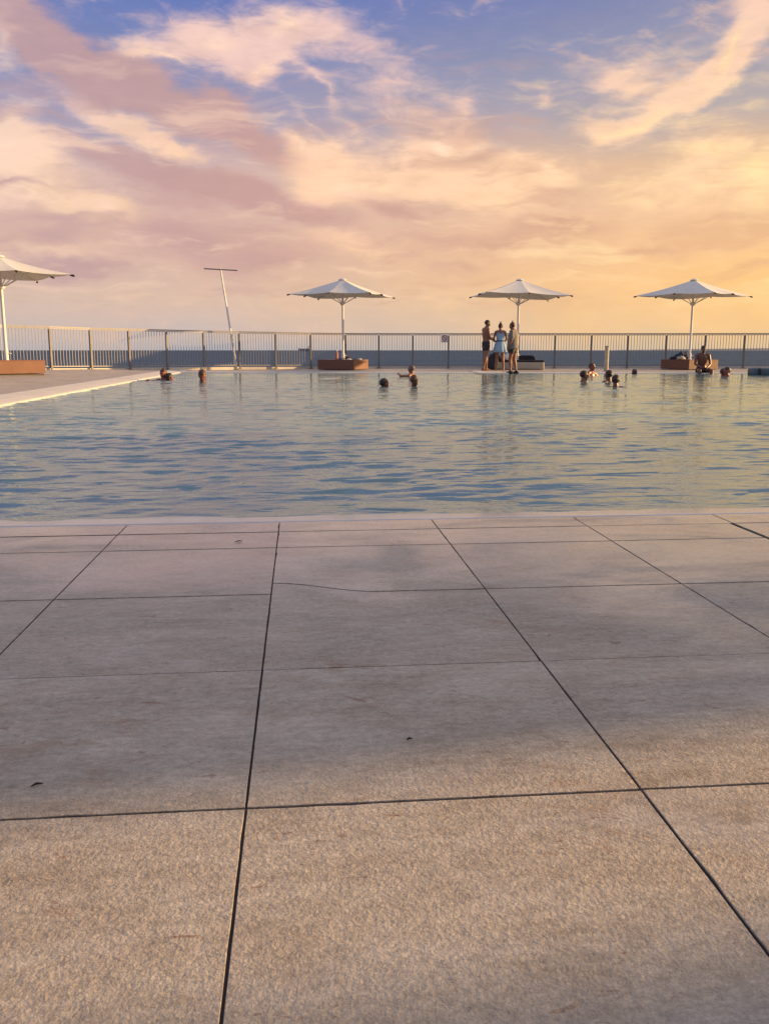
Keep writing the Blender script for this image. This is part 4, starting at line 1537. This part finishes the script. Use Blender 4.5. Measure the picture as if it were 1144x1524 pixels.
            for s_, sg in (('L', -1), ('R', 1)):
                an = V_['an' + s_]
                tdir = Vector((sg * 0.12, 1, 0)).normalized()
                add_loft(bm, [an + Vector((0, 0, 0.03)), an + Vector((0, 0, -0.03))], [0.046, 0.05], 12, round_ends=False)
                add_loft(bm, [an + Vector((0, 0, -0.04)) - tdir * 0.05, an + Vector((0, 0, -0.035)) + tdir * 0.03, an + Vector((0, 0, -0.050)) + tdir * 0.12, an + Vector((0, 0, -0.058)) + tdir * 0.18],
                         [(0.042, 0.042), (0.046, 0.048), (0.052, 0.032), (0.044, 0.022)], 12, ref=tdir.cross(UP))
            res, m_ = remeshed(bm, 0.010, 1), 'shorts'
            nm = 'shoes'
        obj_me(nm, res, m_, t, smooth=True)
    return t


FEET = 551.8
g1 = ground(722, FEET, 0.02)
person(g1, 20, 'shirtless man in black swim shorts standing with his hands before his waist', dict(
    nb=(0, 0.0, 1.44), head=(0, 0.05, 1.585), hyaw=-0.25, hpitch=-0.25, elL=(-0.25, 0.02, 1.14), elR=(0.24, 0.02, 1.14), wrL=(-0.10, 0.20, 1.08), wrR=(0.11, 0.21, 1.05),
    knL=(-0.12, 0.08, 0.48), anL=(-0.13, 0.10, 0.085), knR=(0.11, -0.04, 0.48), anR=(0.12, -0.14, 0.085)), skin='skin_tan', hair='hair_dark', style='short', height=1.70, clothes=('trunks',))
g2 = ground(743, FEET, 0.02)
person(g2, 85, 'woman with a topknot in a pale blue sleeveless dress, seen from behind', dict(
    head=(0, 0.035, 1.575), hpitch=-0.2, hyaw=0.2, elL=(-0.245, 0.02, 1.13), elR=(0.245, 0.02, 1.13), wrL=(-0.16, 0.20, 1.06), wrR=(0.16, 0.21, 1.06),
    knL=(-0.105, 0.0, 0.48), anL=(-0.13, -0.02, 0.085), knR=(0.105, 0.02, 0.48), anR=(0.14, 0.02, 0.085), shL=(-0.165, -0.01, 1.385), shR=(0.165, -0.01, 1.385)),
    skin='skin_tan', hair='hair_dark', style='topknot', height=1.60, clothes=('dress',), build=0.92)
g3 = ground(762, 556.2, -0.03)
person(g3, 150, 'woman with a topknot in a loose beige shirt and dark shorts, facing left', dict(
    head=(0, 0.05, 1.575), hpitch=-0.15, hyaw=0.0, elL=(-0.235, -0.05, 1.13), elR=(0.235, -0.02, 1.13), wrL=(-0.24, 0.06, 0.90), wrR=(0.20, 0.17, 0.98),
    knL=(-0.10, 0.05, 0.48), anL=(-0.11, 0.02, 0.085), knR=(0.10, -0.02, 0.48), anR=(0.11, -0.10, 0.085)),
    skin='skin_tan', hair='hair_brown', style='topknot', height=1.62, clothes=('shirt', 'trunks', 'shoes'), build=1.08)

# man sitting on the far pool edge, legs in the water
gs = ground(1043, 554.8, 0.0)
person(Vector((gs.x, gs.y, -0.815)), -92, 'shirtless man sitting on the far pool edge with hands between his knees', dict(
    pel=(0, 0, 0.93), waist=(0, 0.01, 1.06), chest=(0, 0.045, 1.25), nb=(0, 0.07, 1.42), head=(0, 0.11, 1.56), hpitch=-0.12, hyaw=0.05,
    shL=(-0.19, 0.06, 1.375), shR=(0.19, 0.06, 1.375), elL=(-0.245, 0.10, 1.10), elR=(0.245, 0.10, 1.10), wrL=(-0.10, 0.30, 1.00), wrR=(0.10, 0.30, 0.99),
    hdL=(0.2, 0.25, -0.3), hdR=(-0.2, 0.25, -0.3),
    hipL=(-0.10, 0.03, 0.89), hipR=(0.10, 0.03, 0.89), knL=(-0.19, 0.44, 0.90), knR=(0.19, 0.44, 0.90), anL=(-0.17, 0.46, 0.48), anR=(0.17, 0.46, 0.48)),
    skin='skin_brown', hair='hair_dark', style='short', height=1.70, clothes=('trunks',))


def swimmer(px, wy, head_top, face, label, pose=None, skin='skin_red', hair='hair_dark', style='short', **kw):
    """wy = waterline row, head_top = row of the top of the head"""
    p = ground(px, wy, WZ)
    d = p.x * HX + p.y * HY
    above = (wy - head_top) / 1331.0 * d
    top_of_head = 1.585 + 0.125 + (0.06 if style in ('bun', 'topknot') else 0)
    z = WZ + above - top_of_head * (kw.get('height', 1.70) / 1.70)
    ps = dict(legs=False, arms=(False, False))
    ps.update(pose or {})
    return person(Vector((p.x, p.y, z)), face, label, ps, skin=skin, hair=hair, style=style, **kw)


SH = dict(arms=(True, True))
G_ = 'swimmers in the pool'
swimmer(243.5, 566, 543.8, -100, 'woman with a hair bun in the pool leaning her arm on the left coping', dict(
    arms=(True, True), hyaw=-0.25, elR=(0.36, 0.22, 1.36), wrR=(0.27, 0.36, 1.42), shL=(-0.18, 0, 1.38), elL=(-0.2, 0.1, 1.15), wrL=(-0.1, 0.3, 1.1),), hair='hair_brown', style='bun', group=G_)
swimmer(252.0, 566, 553.6, 60, 'swimmer seen from behind, dark head touching the woman with the bun', dict(), hair='hair_dark', style='wet', group=G_)
swimmer(301, 567.5, 549.6, -75, 'swimmer with wet dark hair hanging forward, alone right of the coping', dict(hpitch=-0.5, head=(0, 0.05, 1.575)), hair='hair_brown', style='wet', group=G_, height=1.9)
swimmer(571, 575, 561.2, 25, 'swimmer low in the water facing right, leftmost of the middle three', dict(), skin='skin_red', hair='hair_dark', style='short', group=G_)
swimmer(612.5, 560.5, 541.8, 150, 'bald swimmer reaching left with a bent arm behind another swimmer', dict(
    arms=(True, True), elL=(-0.34, 0.16, 1.40), wrL=(-0.12, 0.34, 1.43), elR=(0.25, -0.05, 1.16), wrR=(0.2, 0.1, 1.0)), skin='skin_tan', hair='hair_grey', style='cropped', group=G_)
swimmer(615.8, 575, 556, 95, 'swimmer with reddish wet hair seen from behind, in front of the bald man', dict(arms=(True, True), elL=(-0.26, 0.1, 1.15), elR=(0.26, 0.1, 1.15), wrL=(-0.2, 0.3, 1.1), wrR=(0.2, 0.3, 1.1)), hair='hair_brown', style='wet', group=G_)
swimmer(879.5, 558.5, 538.8, -40, 'swimmer with sunlit red shoulders leaning an arm on the far edge by the bollard', dict(
    arms=(True, True), elL=(-0.36, 0.05, 1.30), wrL=(-0.56, 0.16, 1.26), elR=(0.24, 0.0, 1.14), wrR=(0.2, 0.2, 1.05)), skin='skin_red', hair='hair_brown', style='short', group=G_)
swimmer(868, 568.5, 550, 5, 'dark haired swimmer facing right, nearest the left of the group by the bollard', dict(arms=(True, True), elL=(-0.27, 0.0, 1.25), wrL=(-0.35, 0.2, 1.3), elR=(0.24, 0.0, 1.14), wrR=(0.2, 0.2, 1.05)), skin='skin_tan', hair='hair_dark', style='short', group=G_)
swimmer(905.5, 568.5, 549.2, 120, 'dark swimmer with curly hair half hidden behind the one with outstretched arm', dict(arms=(True, True), elL=(-0.27, -0.1, 1.22), wrL=(-0.30, 0.1, 1.1), elR=(0.26, 0.0, 1.2), wrR=(0.2, 0.2, 1.05)), skin='skin_brown', hair='hair_dark', style='short', group=G_)
swimmer(915.5, 576, 555.8, 80, 'dark haired swimmer stretching one arm right along the water', dict(
    arms=(True, True), elR=(0.34, 0.10, 1.405), wrR=(0.58, 0.16, 1.395), shR=(0.185, 0.0, 1.405), hdR=(1, 0.1, 0.0), elL=(-0.26, 0.1, 1.2), wrL=(-0.2, 0.3, 1.1)), skin='skin_brown', hair='hair_dark', style='short', group=G_)
swimmer(943.8, 555.8, 548, 100, 'small head of a distant swimmer alone between bollard and right bench', dict(), skin='skin_red', hair='hair_brown', style='short', group=G_)
swimmer(1075.5, 559.5, 547.0, -10, 'ruddy swimmer at the right, face close to the darker head beside', dict(), skin='skin_red', hair='hair_brown', style='short', group=G_)
swimmer(1081.5, 559.8, 544.8, 190, 'dark wet haired swimmer right of the ruddy one, rightmost in the water', dict(), skin='skin_red', hair='hair_dark', style='wet', group=G_)

# a few bits blown over the paving
for (px, py, ln, an_, lab) in ((609, 1101, 0.005, 0.3, 'tiny dark seed on the paving in the middle'), (55, 1169, 0.009, 0.5, 'tiny dark twig on the paving at the left'),
                               (355, 806, 0.014, 0.4, 'small dry leaf bit on the paving near the pool')):
    p = ground(px, py, 0.002)
    bm = bmesh.new()
    add_loft(bm, [(-ln, 0, 0.001), (0, 0.001, 0.003), (ln, 0, 0.001)], [0.0012, 0.0022, 0.001], 6)
    o = obj('twig', bm, 'grout', None)
    o.location = p
    o.rotation_euler = (0, 0, an_)
    tag(o, lab, 'twig')
